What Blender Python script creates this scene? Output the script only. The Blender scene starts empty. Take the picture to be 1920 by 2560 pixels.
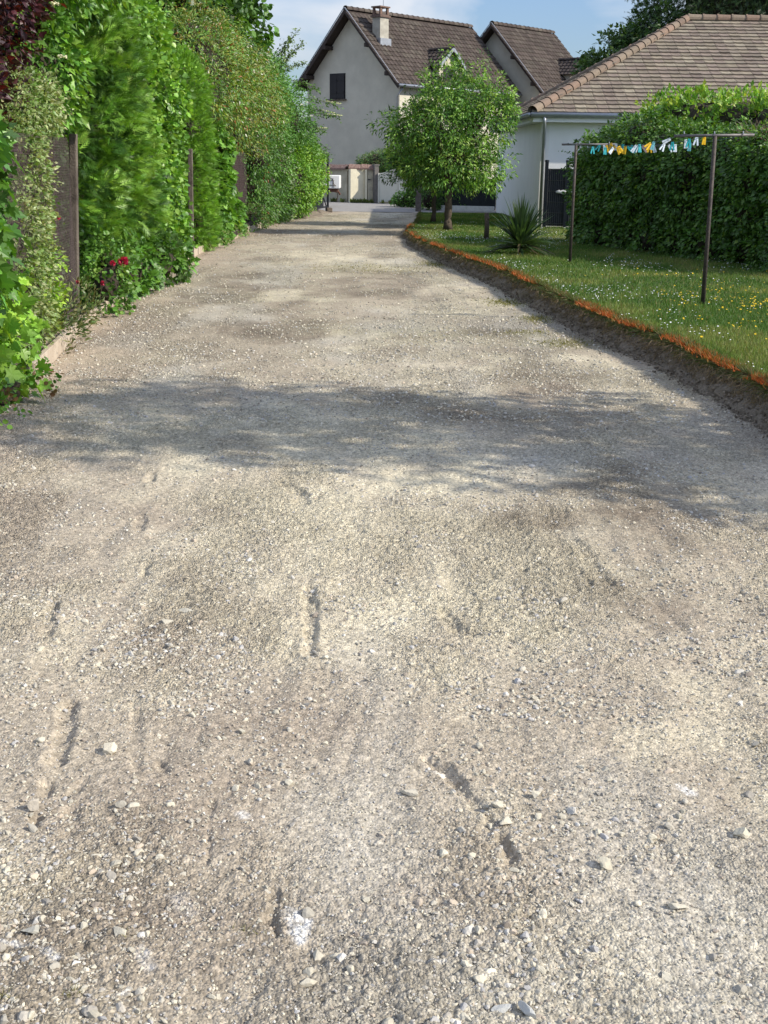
import bpy, math, random
import numpy as np
from mathutils import Vector
R = math.radians
rs = np.random.RandomState(7)
random.seed(7)
scene = bpy.context.scene
C = scene.collection

# ------------------------------------------------------------------ camera, sky, sun, exposure
cam_d = bpy.data.cameras.new("camera"); cam = bpy.data.objects.new("camera", cam_d); C.objects.link(cam)
cam_d.sensor_fit = 'VERTICAL'; cam_d.sensor_height = 36; cam_d.lens = 3000 / 2560 * 36
cam_d.clip_start = 0.05; cam_d.clip_end = 2000
cam.location = (0, 0, 1.75)
from mathutils import Euler, Matrix
cam.rotation_euler = (Matrix.Rotation(R(90 - 16.348), 4, 'X') @ Matrix.Rotation(R(0.7), 4, 'Z')).to_euler()
scene.camera = cam
SUN_AZ = (0.966, -0.26); SUN_EL = 35
w = bpy.data.worlds.new("World"); scene.world = w; w.use_nodes = True
nt = w.node_tree; nt.nodes.clear()
wo = nt.nodes.new('ShaderNodeOutputWorld'); bg = nt.nodes.new('ShaderNodeBackground')
sky = nt.nodes.new('ShaderNodeTexSky'); sky.sky_type = 'NISHITA'; sky.sun_disc = False
sky.sun_elevation = R(SUN_EL); sky.sun_rotation = math.atan2(SUN_AZ[0], SUN_AZ[1])
sky.air_density = 1.0; sky.dust_density = 0.6; sky.ozone_density = 2.2
tc = nt.nodes.new('ShaderNodeTexCoord'); mp = nt.nodes.new('ShaderNodeMapping'); mp.inputs['Scale'].default_value = (1.0, 1.0, 3.2)
mp.inputs['Location'].default_value = (0.35, 0.0, 0.1)
no = nt.nodes.new('ShaderNodeTexNoise'); no.inputs['Scale'].default_value = 5.0; no.inputs['Detail'].default_value = 7; no.inputs['Roughness'].default_value = 0.5; no.inputs['Distortion'].default_value = 0.4
cr = nt.nodes.new('ShaderNodeValToRGB'); cr.color_ramp.elements[0].position = 0.42; cr.color_ramp.elements[1].position = 0.62
mixc = nt.nodes.new('ShaderNodeMix'); mixc.data_type = 'RGBA'; mixc.inputs[7].default_value = (6.0, 6.2, 6.6, 1)
tint = nt.nodes.new('ShaderNodeMix'); tint.data_type = 'RGBA'; tint.blend_type = 'MULTIPLY'; tint.inputs[0].default_value = 1; tint.inputs[7].default_value = (0.78, 0.84, 1.0, 1)
L = nt.links.new
L(tc.outputs['Generated'], mp.inputs['Vector']); L(mp.outputs[0], no.inputs['Vector']); L(no.outputs['Fac'], cr.inputs[0])
mm = nt.nodes.new('ShaderNodeMath'); mm.operation = 'MULTIPLY'; mm.inputs[1].default_value = 0.85
L(cr.outputs[0], mm.inputs[0]); L(mm.outputs[0], mixc.inputs[0]); L(sky.outputs[0], tint.inputs[6]); L(tint.outputs[2], mixc.inputs[6])
sx = nt.nodes.new('ShaderNodeSeparateXYZ'); L(tc.outputs['Generated'], sx.inputs[0])
el = nt.nodes.new('ShaderNodeMapRange'); el.inputs['From Min'].default_value = 0; el.inputs['From Max'].default_value = .4; el.inputs['To Min'].default_value = .68; el.inputs['To Max'].default_value = 1.25
L(sx.outputs[2], el.inputs['Value'])
sm = nt.nodes.new('ShaderNodeMix'); sm.data_type = 'RGBA'; sm.blend_type = 'MULTIPLY'; sm.inputs[0].default_value = 1
L(mixc.outputs[2], sm.inputs[6]); L(el.outputs[0], sm.inputs[7]); L(sm.outputs[2], bg.inputs['Color']); bg.inputs['Strength'].default_value = 0.125
L(bg.outputs[0], wo.inputs['Surface'])
sd = bpy.data.lights.new("sun", 'SUN'); sd.energy = 4.3; sd.angle = R(0.6); sd.color = (1.0, 0.92, 0.79)
so = bpy.data.objects.new("sun", sd); C.objects.link(so)
sv = Vector((SUN_AZ[0] * math.cos(R(SUN_EL)), SUN_AZ[1] * math.cos(R(SUN_EL)), math.sin(R(SUN_EL))))
so.rotation_euler = (-sv).to_track_quat('-Z', 'Y').to_euler()
scene.view_settings.view_transform = 'Standard'; scene.view_settings.look = 'None'
scene.view_settings.exposure = 0.45; scene.view_settings.gamma = 1
scene.render.resolution_x = 768; scene.render.resolution_y = 1024

# ------------------------------------------------------------------ helpers
def tag(o, label=None, cat=None, group=None, kind=None):
    if label: o['label'] = label
    if cat: o['category'] = cat
    if group: o['group'] = group
    if kind: o['kind'] = kind
    return o

def empty(name, loc, label, cat, group=None, rz=0):
    o = bpy.data.objects.new(name, None); C.objects.link(o)
    o.location = loc; o.rotation_euler = (0, 0, rz); o.empty_display_size = .2
    return tag(o, label, cat, group)

def link(name, me, mat, parent=None):
    o = bpy.data.objects.new(name, me); C.objects.link(o)
    if mat is not None: me.materials.append(mat)
    if parent is not None:
        o.parent = parent
        # geometry is written in world space unless local=True was used
    return o

def np_mesh(name, V, Fc, k, col=None, smooth=False):
    """V (n,3); Fc flat face indices with k corners each; col (n,3) per vertex"""
    me = bpy.data.meshes.new(name)
    V = np.asarray(V, dtype=np.float32).reshape(-1, 3); Fc = np.asarray(Fc, dtype=np.int32).reshape(-1)
    nf = len(Fc) // k
    me.vertices.add(len(V)); me.vertices.foreach_set('co', V.ravel())
    me.loops.add(len(Fc)); me.loops.foreach_set('vertex_index', Fc)
    me.polygons.add(nf)
    me.polygons.foreach_set('loop_start', np.arange(0, len(Fc), k, dtype=np.int32))
    me.polygons.foreach_set('loop_total', np.full(nf, k, dtype=np.int32))
    me.polygons.foreach_set('use_smooth', np.full(nf, smooth, dtype=bool))
    me.update(calc_edges=True)
    if col is not None:
        a = me.color_attributes.new('Col', 'FLOAT_COLOR', 'POINT')
        c4 = np.ones((len(V), 4), dtype=np.float32); c4[:, :3] = col
        a.data.foreach_set('color', c4.ravel())
    return me

class MB:
    """collects polygons into one mesh"""
    def __init__(s): s.v = []; s.f = []
    def poly(s, pts):
        n = len(s.v); s.v += [tuple(p) for p in pts]; s.f.append(tuple(range(n, n + len(pts)))); return s
    def box(s, c, h, rz=0, taper=1.0, bev=0):
        n = len(s.v); ca, sa = math.cos(rz), math.sin(rz)
        for dz in (-1, 1):
            t = taper if dz > 0 else 1
            for dx, dy in ((-1, -1), (1, -1), (1, 1), (-1, 1)):
                x, y = dx * h[0] * t, dy * h[1] * t
                s.v.append((c[0] + x * ca - y * sa, c[1] + x * sa + y * ca, c[2] + dz * h[2]))
        s.f += [(n, n + 3, n + 2, n + 1), (n + 4, n + 5, n + 6, n + 7)] + [(n + i, n + (i + 1) % 4, n + 4 + (i + 1) % 4, n + 4 + i) for i in range(4)]
        return s
    def beam(s, a, b, w, h, up=(0, 0, 1)):
        a = Vector(a); b = Vector(b); d = (b - a).normalized(); u = Vector(up)
        r = d.cross(u).normalized(); u = r.cross(d).normalized(); n = len(s.v)
        for p in (a, b):
            for i, j in ((-1, -1), (1, -1), (1, 1), (-1, 1)): s.v.append(tuple(p + r * i * w / 2 + u * j * h / 2))
        s.f += [(n, n + 3, n + 2, n + 1), (n + 4, n + 5, n + 6, n + 7)] + [(n + i, n + (i + 1) % 4, n + 4 + (i + 1) % 4, n + 4 + i) for i in range(4)]
        return s
    def tube(s, pts, rad, k=8, cap=True):
        pts = [Vector(p) for p in pts]
        if not hasattr(rad, '__len__'): rad = [rad] * len(pts)
        n0 = len(s.v); ref = Vector((0.13, 0.31, 0.94))
        for i, p in enumerate(pts):
            d = (pts[min(i + 1, len(pts) - 1)] - pts[max(i - 1, 0)]).normalized()
            r0 = ref if abs(d.dot(ref)) < .95 else Vector((1, 0, 0))
            a = d.cross(r0).normalized(); b = d.cross(a)
            for j in range(k):
                t = 2 * math.pi * j / k; s.v.append(tuple(p + (a * math.cos(t) + b * math.sin(t)) * rad[i]))
        for i in range(len(pts) - 1):
            for j in range(k):
                q = n0 + i * k; s.f.append((q + j, q + (j + 1) % k, q + k + (j + 1) % k, q + k + j))
        if cap:
            s.f.append(tuple(n0 + j for j in reversed(range(k)))); s.f.append(tuple(n0 + (len(pts) - 1) * k + j for j in range(k)))
        return s
    def prism(s, prof, y0, y1):
        """prof: list of (x,z) extruded along y"""
        n = len(s.v); m = len(prof)
        s.v += [(x, y0, z) for x, z in prof] + [(x, y1, z) for x, z in prof]
        s.f.append(tuple(range(n, n + m))); s.f.append(tuple(reversed(range(n + m, n + 2 * m))))
        s.f += [(n + i, n + m + i, n + m + (i + 1) % m, n + (i + 1) % m) for i in range(m)]
        return s
    def build(s, name, mat, parent=None, bevel=0, smooth=False, world_off=None):
        me = bpy.data.meshes.new(name)
        v = s.v
        if world_off is not None: v = [(a - world_off[0], b - world_off[1], c - world_off[2]) for a, b, c in v]
        me.from_pydata(v, [], s.f); me.update()
        import bmesh
        bm = bmesh.new(); bm.from_mesh(me); bmesh.ops.recalc_face_normals(bm, faces=bm.faces[:])
        bm.to_mesh(me); bm.free()
        if smooth: me.polygons.foreach_set('use_smooth', [True] * len(me.polygons))
        o = link(name, me, mat, parent)
        if bevel:
            m = o.modifiers.new('bevel', 'BEVEL'); m.width = bevel; m.segments = 2; m.limit_method = 'ANGLE'
        return o

# ---- vectorised value noise
def _h(ix, iy, seed):
    n = (ix.astype(np.int64) * 374761393 + iy.astype(np.int64) * 668265263 + seed * 1274126177) & 0xffffffff
    n = ((n ^ (n >> 13)) * 1274126177) & 0xffffffff
    return ((n ^ (n >> 16)) & 0xffff) / 65535.0
def vn(x, y, seed=0):
    ix = np.floor(x); iy = np.floor(y); fx = x - ix; fy = y - iy
    fx = fx * fx * (3 - 2 * fx); fy = fy * fy * (3 - 2 * fy)
    a = _h(ix, iy, seed); b = _h(ix + 1, iy, seed); c = _h(ix, iy + 1, seed); d = _h(ix + 1, iy + 1, seed)
    return (a * (1 - fx) + b * fx) * (1 - fy) + (c * (1 - fx) + d * fx) * fy
def fbm(x, y, seed=0, o=4, g=.5):
    s = 0; a = 1; t = 0
    for i in range(o):
        s = s + a * vn(x * 2 ** i + 17.3 * i, y * 2 ** i - 9.1 * i, seed + i); t += a; a *= g
    return s / t

# ------------------------------------------------------------------ materials
def mat_base(name):
    m = bpy.data.materials.new(name); m.use_nodes = True
    n = m.node_tree.nodes; b = n['Principled BSDF']; b.inputs['Specular IOR Level'].default_value = 0.3
    return m, n, m.node_tree.links.new, b
def M(name, col, rough=.7, var=.15, scale=8, bump=.0, bscale=60, metal=0, col2=None, spec=.3):
    m, n, l, b = mat_base(name)
    b.inputs['Roughness'].default_value = rough; b.inputs['Metallic'].default_value = metal; b.inputs['Specular IOR Level'].default_value = spec
    t = n.new('ShaderNodeTexCoord'); s = n.new('ShaderNodeTexNoise'); s.inputs['Scale'].default_value = scale; s.inputs['Detail'].default_value = 6; s.inputs['Roughness'].default_value = .65
    l(t.outputs['Object'], s.inputs['Vector'])
    r = n.new('ShaderNodeValToRGB'); r.color_ramp.elements[0].position = .3; r.color_ramp.elements[1].position = .7
    c2 = col2 or tuple(c * (1 + var) for c in col); c1 = col if col2 else tuple(c * (1 - var) for c in col)
    r.color_ramp.elements[0].color = (*c1, 1); r.color_ramp.elements[1].color = (*c2, 1)
    l(s.outputs['Fac'], r.inputs[0]); l(r.outputs[0], b.inputs['Base Color'])
    if bump:
        s2 = n.new('ShaderNodeTexNoise'); s2.inputs['Scale'].default_value = bscale; s2.inputs['Detail'].default_value = 5
        l(t.outputs['Object'], s2.inputs['Vector']); bp = n.new('ShaderNodeBump'); bp.inputs['Strength'].default_value = bump; bp.inputs['Distance'].default_value = .02
        l(s2.outputs['Fac'], bp.inputs['Height']); l(bp.outputs[0], b.inputs['Normal'])
    return m
def M_attr(name, rough=.6, transl=0, noise=0, nscale=40, bump=0, spec=.3):
    m, n, l, b = mat_base(name); b.inputs['Roughness'].default_value = rough; b.inputs['Specular IOR Level'].default_value = spec
    a = n.new('ShaderNodeAttribute'); a.attribute_name = 'Col'; src = a.outputs['Color']
    if noise or bump:
        t = n.new('ShaderNodeTexCoord'); s = n.new('ShaderNodeTexNoise'); s.inputs['Scale'].default_value = nscale; s.inputs['Detail'].default_value = 4
        l(t.outputs['Object'], s.inputs['Vector'])
        if noise:
            mr = n.new('ShaderNodeMapRange'); mr.inputs['To Min'].default_value = 1 - noise; mr.inputs['To Max'].default_value = 1 + noise
            mx = n.new('ShaderNodeMix'); mx.data_type = 'RGBA'; mx.blend_type = 'MULTIPLY'; mx.inputs[0].default_value = 1
            l(s.outputs['Fac'], mr.inputs['Value']); l(src, mx.inputs[6]); l(mr.outputs[0], mx.inputs[7]); src = mx.outputs[2]
        if bump:
            bp = n.new('ShaderNodeBump'); bp.inputs['Strength'].default_value = bump; bp.inputs['Distance'].default_value = .01
            l(s.outputs['Fac'], bp.inputs['Height']); l(bp.outputs[0], b.inputs['Normal'])
    l(src, b.inputs['Base Color'])
    if transl:
        tr = n.new('ShaderNodeBsdfTranslucent'); ms = n.new('ShaderNodeMixShader'); ms.inputs[0].default_value = transl
        g = n.new('ShaderNodeMix'); g.data_type = 'RGBA'; g.blend_type = 'MULTIPLY'; g.inputs[0].default_value = 1; g.inputs[7].default_value = (1.5, 1.5, .55, 1)
        l(src, g.inputs[6]); l(g.outputs[2], tr.inputs['Color'])
        l(b.outputs[0], ms.inputs[1]); l(tr.outputs[0], ms.inputs[2]); l(ms.outputs[0], n['Material Output'].inputs['Surface'])
    return m
m_leaf = M_attr('leaf', .42, .24, spec=.4)
m_grass = M_attr('grass_blade', .6, .25)
m_petal = M_attr('petal', .6, .15)
m_stone = M_attr('limestone', .9, 0, noise=.18, nscale=45, bump=.5, spec=.15)
m_tile = M_attr('roof_tile', .85, 0, noise=.25, nscale=14, bump=.3, spec=.2)
m_core = M('twigs', (.035, .028, .018), .9, .3, 20)  # dark brown of the light-blocking cores inside the plants
m_bark = M('bark', (.09, .07, .05), .9, .35, 25, .8, 90)
m_soil = M('bank_soil', (.13, .107, .082), .95, .3, 9, .9, 45, col2=(.26, .22, .17))
m_conc = M('old_concrete', (.05, .04, .033), .9, .3, 5, .6, 80, col2=(.19, .16, .13))
m_kerbc = M('kerb_concrete', (.36, .29, .22), .9, .2, 6, .5, 70, col2=(.50, .43, .34))
m_render = M('grey_render', (.53, .505, .425), .95, .14, .8, .25, 120)
m_cream = M('cream_render', (.66, .61, .46), .9, .14, 2.2, .2, 80)
m_white = M('white_render', (.74, .75, .75), .8, .04, 1.5, .1, 120)
m_wpaint = M('white_paint', (.72, .72, .70), .4, .05, 4)
m_darkwood = M('dark_stained_wood', (.045, .033, .028), .7, .3, 12, .2)
m_shutter = M('brown_black_shutter', (.022, .02, .022), .6, .25, 20)
m_zinc = M('zinc', (.36, .38, .41), .4, .12, 6, metal=.6)
m_anth = M('anthracite_metal', (.018, .021, .028), .45, .2, 10, metal=.2)
m_iron = M('rusty_iron', (.04, .035, .034), .65, .4, 30, .3, 120, metal=.3, col2=(.11, .09, .08))
m_coping = M('coping_tile', (.13, .06, .05), .9, .4, 16, .5, 60, col2=(.30, .22, .18))
m_asph = M('pale_asphalt', (.26, .25, .235), .95, .12, 3, .4, 200)
m_reed = None

def reed_mat():
    m, n, l, b = mat_base('brown_reed'); b.inputs['Roughness'].default_value = .9
    t = n.new('ShaderNodeTexCoord'); mp = n.new('ShaderNodeMapping'); mp.inputs['Scale'].default_value = (1, 90, 2.5)
    s = n.new('ShaderNodeTexNoise'); s.inputs['Scale'].default_value = 2; s.inputs['Detail'].default_value = 5
    r = n.new('ShaderNodeValToRGB'); r.color_ramp.elements[0].position = .3; r.color_ramp.elements[1].position = .72
    r.color_ramp.elements[0].color = (.008, .005, .005, 1); r.color_ramp.elements[1].color = (.055, .030, .025, 1)
    l(t.outputs['Object'], mp.inputs[0]); l(mp.outputs[0], s.inputs['Vector']); l(s.outputs['Fac'], r.inputs[0]); l(r.outputs[0], b.inputs['Base Color'])
    bp = n.new('ShaderNodeBump'); bp.inputs['Strength'].default_value = .8; l(s.outputs['Fac'], bp.inputs['Height']); l(bp.outputs[0], b.inputs['Normal'])
    return m
m_reed = reed_mat(); m_reed2 = m_reed

# ------------------------------------------------------------------ leaves
def tmpl(kind):
    if kind == 'leaf':
        v = [(0, 0, 0), (.38, -.30, .07), (.38, .30, .07), (1, 0, -.12), (.45, 0, 0)]
        f = [(0, 1, 4), (1, 3, 4), (0, 4, 2), (4, 3, 2)]
    elif kind == 'narrow':
        v = [(0, 0, 0), (.4, -.17, .04), (.4, .17, .04), (1, 0, -.22), (.5, 0, -.02)]
        f = [(0, 1, 4), (1, 3, 4), (0, 4, 2), (4, 3, 2)]
    elif kind == 'round':
        v = [(0, 0, 0), (.25, -.42, .05), (.7, -.38, .02), (1, 0, -.08), (.7, .38, .02), (.25, .42, .05)]
        f = [(0, 1, 2), (0, 2, 3), (0, 3, 4), (0, 4, 5)]
    elif kind == 'lobed':
        o = [(0, 0), (-.12, -.34), (.12, -.30), (.16, -.56), (.46, -.50), (.42, -.26), (.66, -.30), (.74, -.16), (1.02, 0), (.74, .16), (.66, .30), (.42, .26), (.46, .50), (.16, .56), (.12, .30), (-.12, .34)]
        v = [(x, y, .10 * abs(y) - .10 * x * x) for x, y in o] + [(.3, 0, -.03)]
        n = len(o); f = [(n, (i + 1) % n, i) for i in range(n)]
    elif kind == 'spray':
        v = []; f = []
        for i, (b, a, ln) in enumerate([(0, 0, 1), (.12, .5, .55), (.12, -.5, .55), (.32, .42, .48), (.32, -.42, .48), (.52, .36, .36), (.52, -.36, .36)]):
            ca, sa = math.cos(a), math.sin(a); wd = .035
            k = len(v); z0 = -.12 * b * b
            v += [(b + wd * sa, -wd * ca, z0), (b - wd * sa, wd * ca, z0), (b + ln * ca, ln * sa, z0 - .18 * ln)]; f.append((k, k + 1, k + 2))
    elif kind == 'tri':
        v = [(0, -.5, 0), (0, .5, 0), (1, 0, 0)]; f = [(0, 1, 2)]
    elif kind == 'disc':
        v = [(math.cos(a) * .5, math.sin(a) * .5, .05 * (-1) ** i) for i, a in enumerate(np.linspace(0, 2 * math.pi, 7)[:-1])] + [(0, 0, .0)]
        f = [(6, i, (i + 1) % 6) for i in range(6)]
    return np.array(v, dtype=float), np.array(f)

def nrm(a): return a / np.maximum(np.linalg.norm(a, axis=1, keepdims=True), 1e-9)
def scatter(name, kind, P, D, N, S, col, W=None):
    v, f = tmpl(kind); n = len(P)
    D = nrm(D); B = nrm(np.cross(N, D)); N = np.cross(D, B)
    S = np.broadcast_to(S, (n,)); W = S if W is None else np.broadcast_to(W, (n,))
    V = P[:, None, :] + D[:, None, :] * (v[None, :, 0:1] * S[:, None, None]) + B[:, None, :] * (v[None, :, 1:2] * W[:, None, None]) + N[:, None, :] * (v[None, :, 2:3] * S[:, None, None])
    Fc = (f[None] + (np.arange(n) * len(v))[:, None, None])
    return np_mesh(name, V.reshape(-1, 3), Fc.reshape(-1), 3, np.repeat(col, len(v), axis=0))

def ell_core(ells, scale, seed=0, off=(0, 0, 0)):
    """lumpy dark core added inside the foliage to block light"""
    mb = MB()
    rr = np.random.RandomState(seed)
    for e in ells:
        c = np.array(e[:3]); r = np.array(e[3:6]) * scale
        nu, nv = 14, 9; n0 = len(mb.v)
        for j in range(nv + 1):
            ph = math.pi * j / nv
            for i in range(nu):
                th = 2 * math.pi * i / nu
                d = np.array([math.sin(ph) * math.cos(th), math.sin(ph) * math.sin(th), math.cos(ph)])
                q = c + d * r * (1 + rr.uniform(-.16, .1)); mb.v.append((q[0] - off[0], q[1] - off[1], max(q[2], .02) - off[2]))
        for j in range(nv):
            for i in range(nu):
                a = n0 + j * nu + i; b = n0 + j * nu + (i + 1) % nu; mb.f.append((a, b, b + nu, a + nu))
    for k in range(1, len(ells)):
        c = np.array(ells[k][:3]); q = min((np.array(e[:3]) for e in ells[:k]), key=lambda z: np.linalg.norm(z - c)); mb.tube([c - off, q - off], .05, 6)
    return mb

def plant(name, label, cat, ells, n, size, cols, kind='leaf', droop=.3, up=.3, clump=14, cr=.16, seed=0, group=None,
          base=None, core=.72, side=None, shell=(.80, 1.08), zmin=.03, accent=None, core_mat=None, wratio=1.0, lump=.10, bias=None, tips=0, gain=1.6, coh=.55, shoots=None):
    """ells (cx,cy,cz,rx,ry,rz): foliage grows in clumps on the shell of the union"""
    rr = np.random.RandomState(seed + 11)
    E = np.array([e[:6] for e in ells], dtype=float)
    if base is None: base = (float(E[:, 0].mean()), float(E[:, 1].mean()), 0.0)
    root = empty(name, base, label, cat, group)
    nc = max(int(n / clump), 4); area = (E[:, 3] * E[:, 4] + E[:, 4] * E[:, 5] + E[:, 3] * E[:, 5]); pr = area / area.sum()
    P = []; ND = []; tot = 0
    while tot < nc:
        k = rr.choice(len(E), nc * 2, p=pr); d = nrm(rr.normal(size=(nc * 2, 3)))
        rad = rr.uniform(shell[0], shell[1], (nc * 2, 1)) + lump * (vn(d[:, 0] * 2.3 + 5 + k * 3.1, d[:, 2] * 2.3 + d[:, 1] * 2 + 9, seed)[:, None] * 2 - 1)
        p = E[k, :3] + d * E[k, 3:] * rad
        ok = p[:, 2] > zmin
        for j in range(len(E)):
            q = (p - E[j, :3]) / E[j, 3:]; ok &= ~((np.linalg.norm(q, axis=1) < shell[0] * .92) & (k != j))
        if side is not None: ok &= side(p, d)
        nd = nrm(d / E[k, 3:] * E[k, 3:].mean(axis=1, keepdims=True))
        P.append(p[ok]); ND.append(nd[ok]); tot += ok.sum()
        if len(P) > 60: break
    P = np.concatenate(P)[:nc]; ND = np.concatenate(ND)[:nc]; nc = len(P)
    cl = np.array(cols, dtype=float) * gain; ck = rr.randint(0, len(cl), nc); cc = cl[ck] * rr.uniform(.78, 1.22, (nc, 1))
    idx = np.repeat(np.arange(nc), clump); m = len(idx)
    crr = cr * rr.uniform(.6, 1.3, nc)[idx]
    dirs = nrm(rr.normal(size=(m, 3)) + ND[idx] * .8)
    lp = P[idx] + dirs * (crr * rr.uniform(0.1, 1, m) ** .6)[:, None]
    cd = nrm(rr.normal(size=(nc, 3)) + ND * .6)[idx]
    D = nrm(dirs * .8 + ND[idx] * .5 + cd * coh + rr.normal(size=(m, 3)) * .35 + np.array([0, 0, -droop]) + (0 if bias is None else np.array(bias)))
    N = nrm(ND[idx] * .8 + rr.normal(size=(m, 3)) * .45 + np.array([0, 0, up]))
    S = size * rr.uniform(.55, 1.25, m); col = cc[idx] * rr.uniform(.8, 1.2, (m, 1)) * (1 + rr.normal(size=(m, 3)) * .05)
    if accent is not None:
        for ac, fr in accent:
            s_ = rr.rand(m) < fr; col[s_] = np.array(ac) * rr.uniform(.8, 1.2, (s_.sum(), 1))
    ok = lp[:, 2] > zmin
    lp, D, N, S, col = lp[ok], D[ok], N[ok], S[ok], col[ok]
    if shoots is None: shoots = int(nc / 16) if shell[0] > .7 else 0
    if shoots:
        q = rr.randint(0, nc, shoots); o_ = P[q]; sd_ = nrm(ND[q] * .7 + rr.normal(size=(shoots, 3)) * .45 + [0, 0, .45]); ln_ = rr.uniform(.6, 2.0, shoots) * cr * 1.5; kk = 13; t_ = np.tile(np.linspace(.15, 1, kk), shoots)
        sp = np.repeat(o_, kk, 0) + np.repeat(sd_ * ln_[:, None], kk, 0) * t_[:, None] + np.array([0, 0, -1]) * (t_ ** 2 * .25 * np.repeat(ln_, kk))[:, None] + rr.normal(size=(kk * shoots, 3)) * size * .15
        sD = nrm(np.repeat(sd_, kk, 0) * .6 + rr.normal(size=(kk * shoots, 3)) * .7 + [0, 0, -droop * .6]); sN = nrm(rr.normal(size=(kk * shoots, 3)) * .5 + np.repeat(ND[q], kk, 0) * .5 + [0, 0, up])
        sS = size * rr.uniform(.5, 1.0, kk * shoots) * (1.1 - .45 * t_); sc_ = np.repeat(cc[q], kk, 0) * rr.uniform(.9, 1.35, (kk * shoots, 1))
        lp = np.concatenate([lp, sp]); D = np.concatenate([D, sD]); N = np.concatenate([N, sN]); S = np.concatenate([S, sS]); col = np.concatenate([col, sc_])
    me = scatter('foliage', kind, lp - np.array(base), D, N, S, np.clip(col, .003, 1), W=S * wratio)
    link('foliage', me, m_leaf, root)
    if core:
        mb = ell_core(ells, core, seed, base); mb.build('inner_dark_core', core_mat or m_core, root)  # dark core added to stop light passing through the leaves
    return root, P, ND

def twigs(root, base, pts, r=.006, name='stem', mat=None):
    mb = MB()
    for p in pts: mb.tube([np.array(q) - np.array(base) for q in p], list(np.linspace(r, r * .4, len(p))), 5)
    return mb.build(name, mat or m_bark, root, smooth=True)

# ------------------------------------------------------------------ terrain curves
KY = [0, 5, 7.8, 8.6, 10.9, 13.5, 18.4, 23.2, 32.8, 41, 43.2]; KX = [-2.6, -2.6, -2.75, -2.8, -3.08, -3.3, -3.6, -3.62, -3.42, -3.0, -2.1]
EY = [0, 5, 8.3, 9.4, 10.8, 12.3, 14.4, 17.4, 20.5, 25.9, 29, 31, 34, 38, 43.2]; EX = [3.1, 2.95, 2.72, 2.64, 2.50, 2.27, 2.03, 1.76, 1.29, .66, .50, .55, .78, .95, 1.12]
def left_x(y): return np.interp(y, KY, KX)
def edge_x(y): return np.interp(y, EY, EX) + .05 * (fbm(y * 1.7, y * 0 + 3, 5, 3) - .5) * 2
def lawn_h(y): return np.interp(y, [0, 18, 25, 31, 40, 43], [.25, .24, .19, .12, .06, .02])

FUR = [ # scrapes left by the machine bucket: ground polyline, half width, depth
    ([(-1.04, 3.66), (-1.01, 3.47), (-.99, 3.33), (-.98, 3.25)], .034, .030), ([(-.97, 3.12), (-.96, 3.07)], .018, .018), ([(-.95, 2.95), (-.95, 2.91)], .02, .020),
    ([(-.87, 3.14), (-.90, 3.07)], .014, .012), ([(-.87, 2.99), (-.83, 2.90), (-.85, 2.86)], .022, .014),
    ([(.14, 3.32), (.19, 3.26), (.22, 3.18), (.26, 3.07), (.28, 3.02)], .026, .026), ([(.33, 2.86), (.34, 2.82), (.34, 2.76)], .024, .026), ([(.30, 2.98), (.29, 2.92), (.28, 2.87)], .016, .012), ([(.28, 2.74), (.26, 2.69)], .012, .006),
    ([(-.32, 4.80), (-.29, 4.60), (-.28, 4.37), (-.27, 4.12)], .030, .022), ([(-.57, 6.48), (-.50, 6.38), (-.44, 6.24), (-.44, 6.08)], .045, .024), ([(-1.23, 5.82), (-1.20, 5.58)], .03, .02),
    ([(-1.34, 4.59), (-1.32, 4.43), (-1.28, 4.24)], .028, .018), ([(-1.34, 6.70), (-1.33, 6.54)], .03, .016), ([(-1.06, 5.10), (-1.04, 4.94)], .024, .016), ([(.25, 4.56), (.29, 4.34), (.34, 4.31)], .035, .020),
    ([(.88, 5.55), (.94, 5.44), (.94, 5.11), (.97, 4.92)], .035, .012), ([(-.48, 3.05), (-.47, 2.93), (-.45, 2.75)], .012, .009), ([(-.26, 2.62), (-.26, 2.53), (-.24, 2.45)], .018, .014), ([(-.83, 3.69), (-.73, 3.21)], .02, .008), ([(-.67, 3.27), (-.64, 3.21)], .014, .014),
]
def cellb(x, y, seed, r0=.62):
    """rounded cells: 1 at a pebble's centre falling to 0 between pebbles"""
    ix = np.floor(x); iy = np.floor(y); best = np.full(np.shape(x), 9.); hh = np.zeros(np.shape(x))
    for a in (-1, 0, 1):
        for b in (-1, 0, 1):
            cx = ix + a; cy = iy + b; px = cx + _h(cx, cy, seed); py = cy + _h(cx, cy, seed + 1); d = np.hypot(x - px, y - py)
            m = d < best; best = np.where(m, d, best); hh = np.where(m, _h(cx, cy, seed + 2), hh)
    return np.clip(1 - (best / r0) ** 2, 0, 1) * (.25 + .75 * hh), hh
def seg_d(x, y, pl):
    best = np.full(x.shape, 9.); 
    for (ax, ay), (bx, by) in zip(pl[:-1], pl[1:]):
        dx, dy = bx - ax, by - ay; t = np.clip(((x - ax) * dx + (y - ay) * dy) / (dx * dx + dy * dy), 0, 1)
        best = np.minimum(best, np.hypot(x - ax - t * dx, y - ay - t * dy))
    return best
def coarse(x, y):  # 0 fine dust .. 1 loose stones
    c = fbm(x * 1.5 + 3, y * .9, 21, 5, .62)
    return np.clip((c - .43) * 4.5 + .2, 0, 1)
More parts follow.
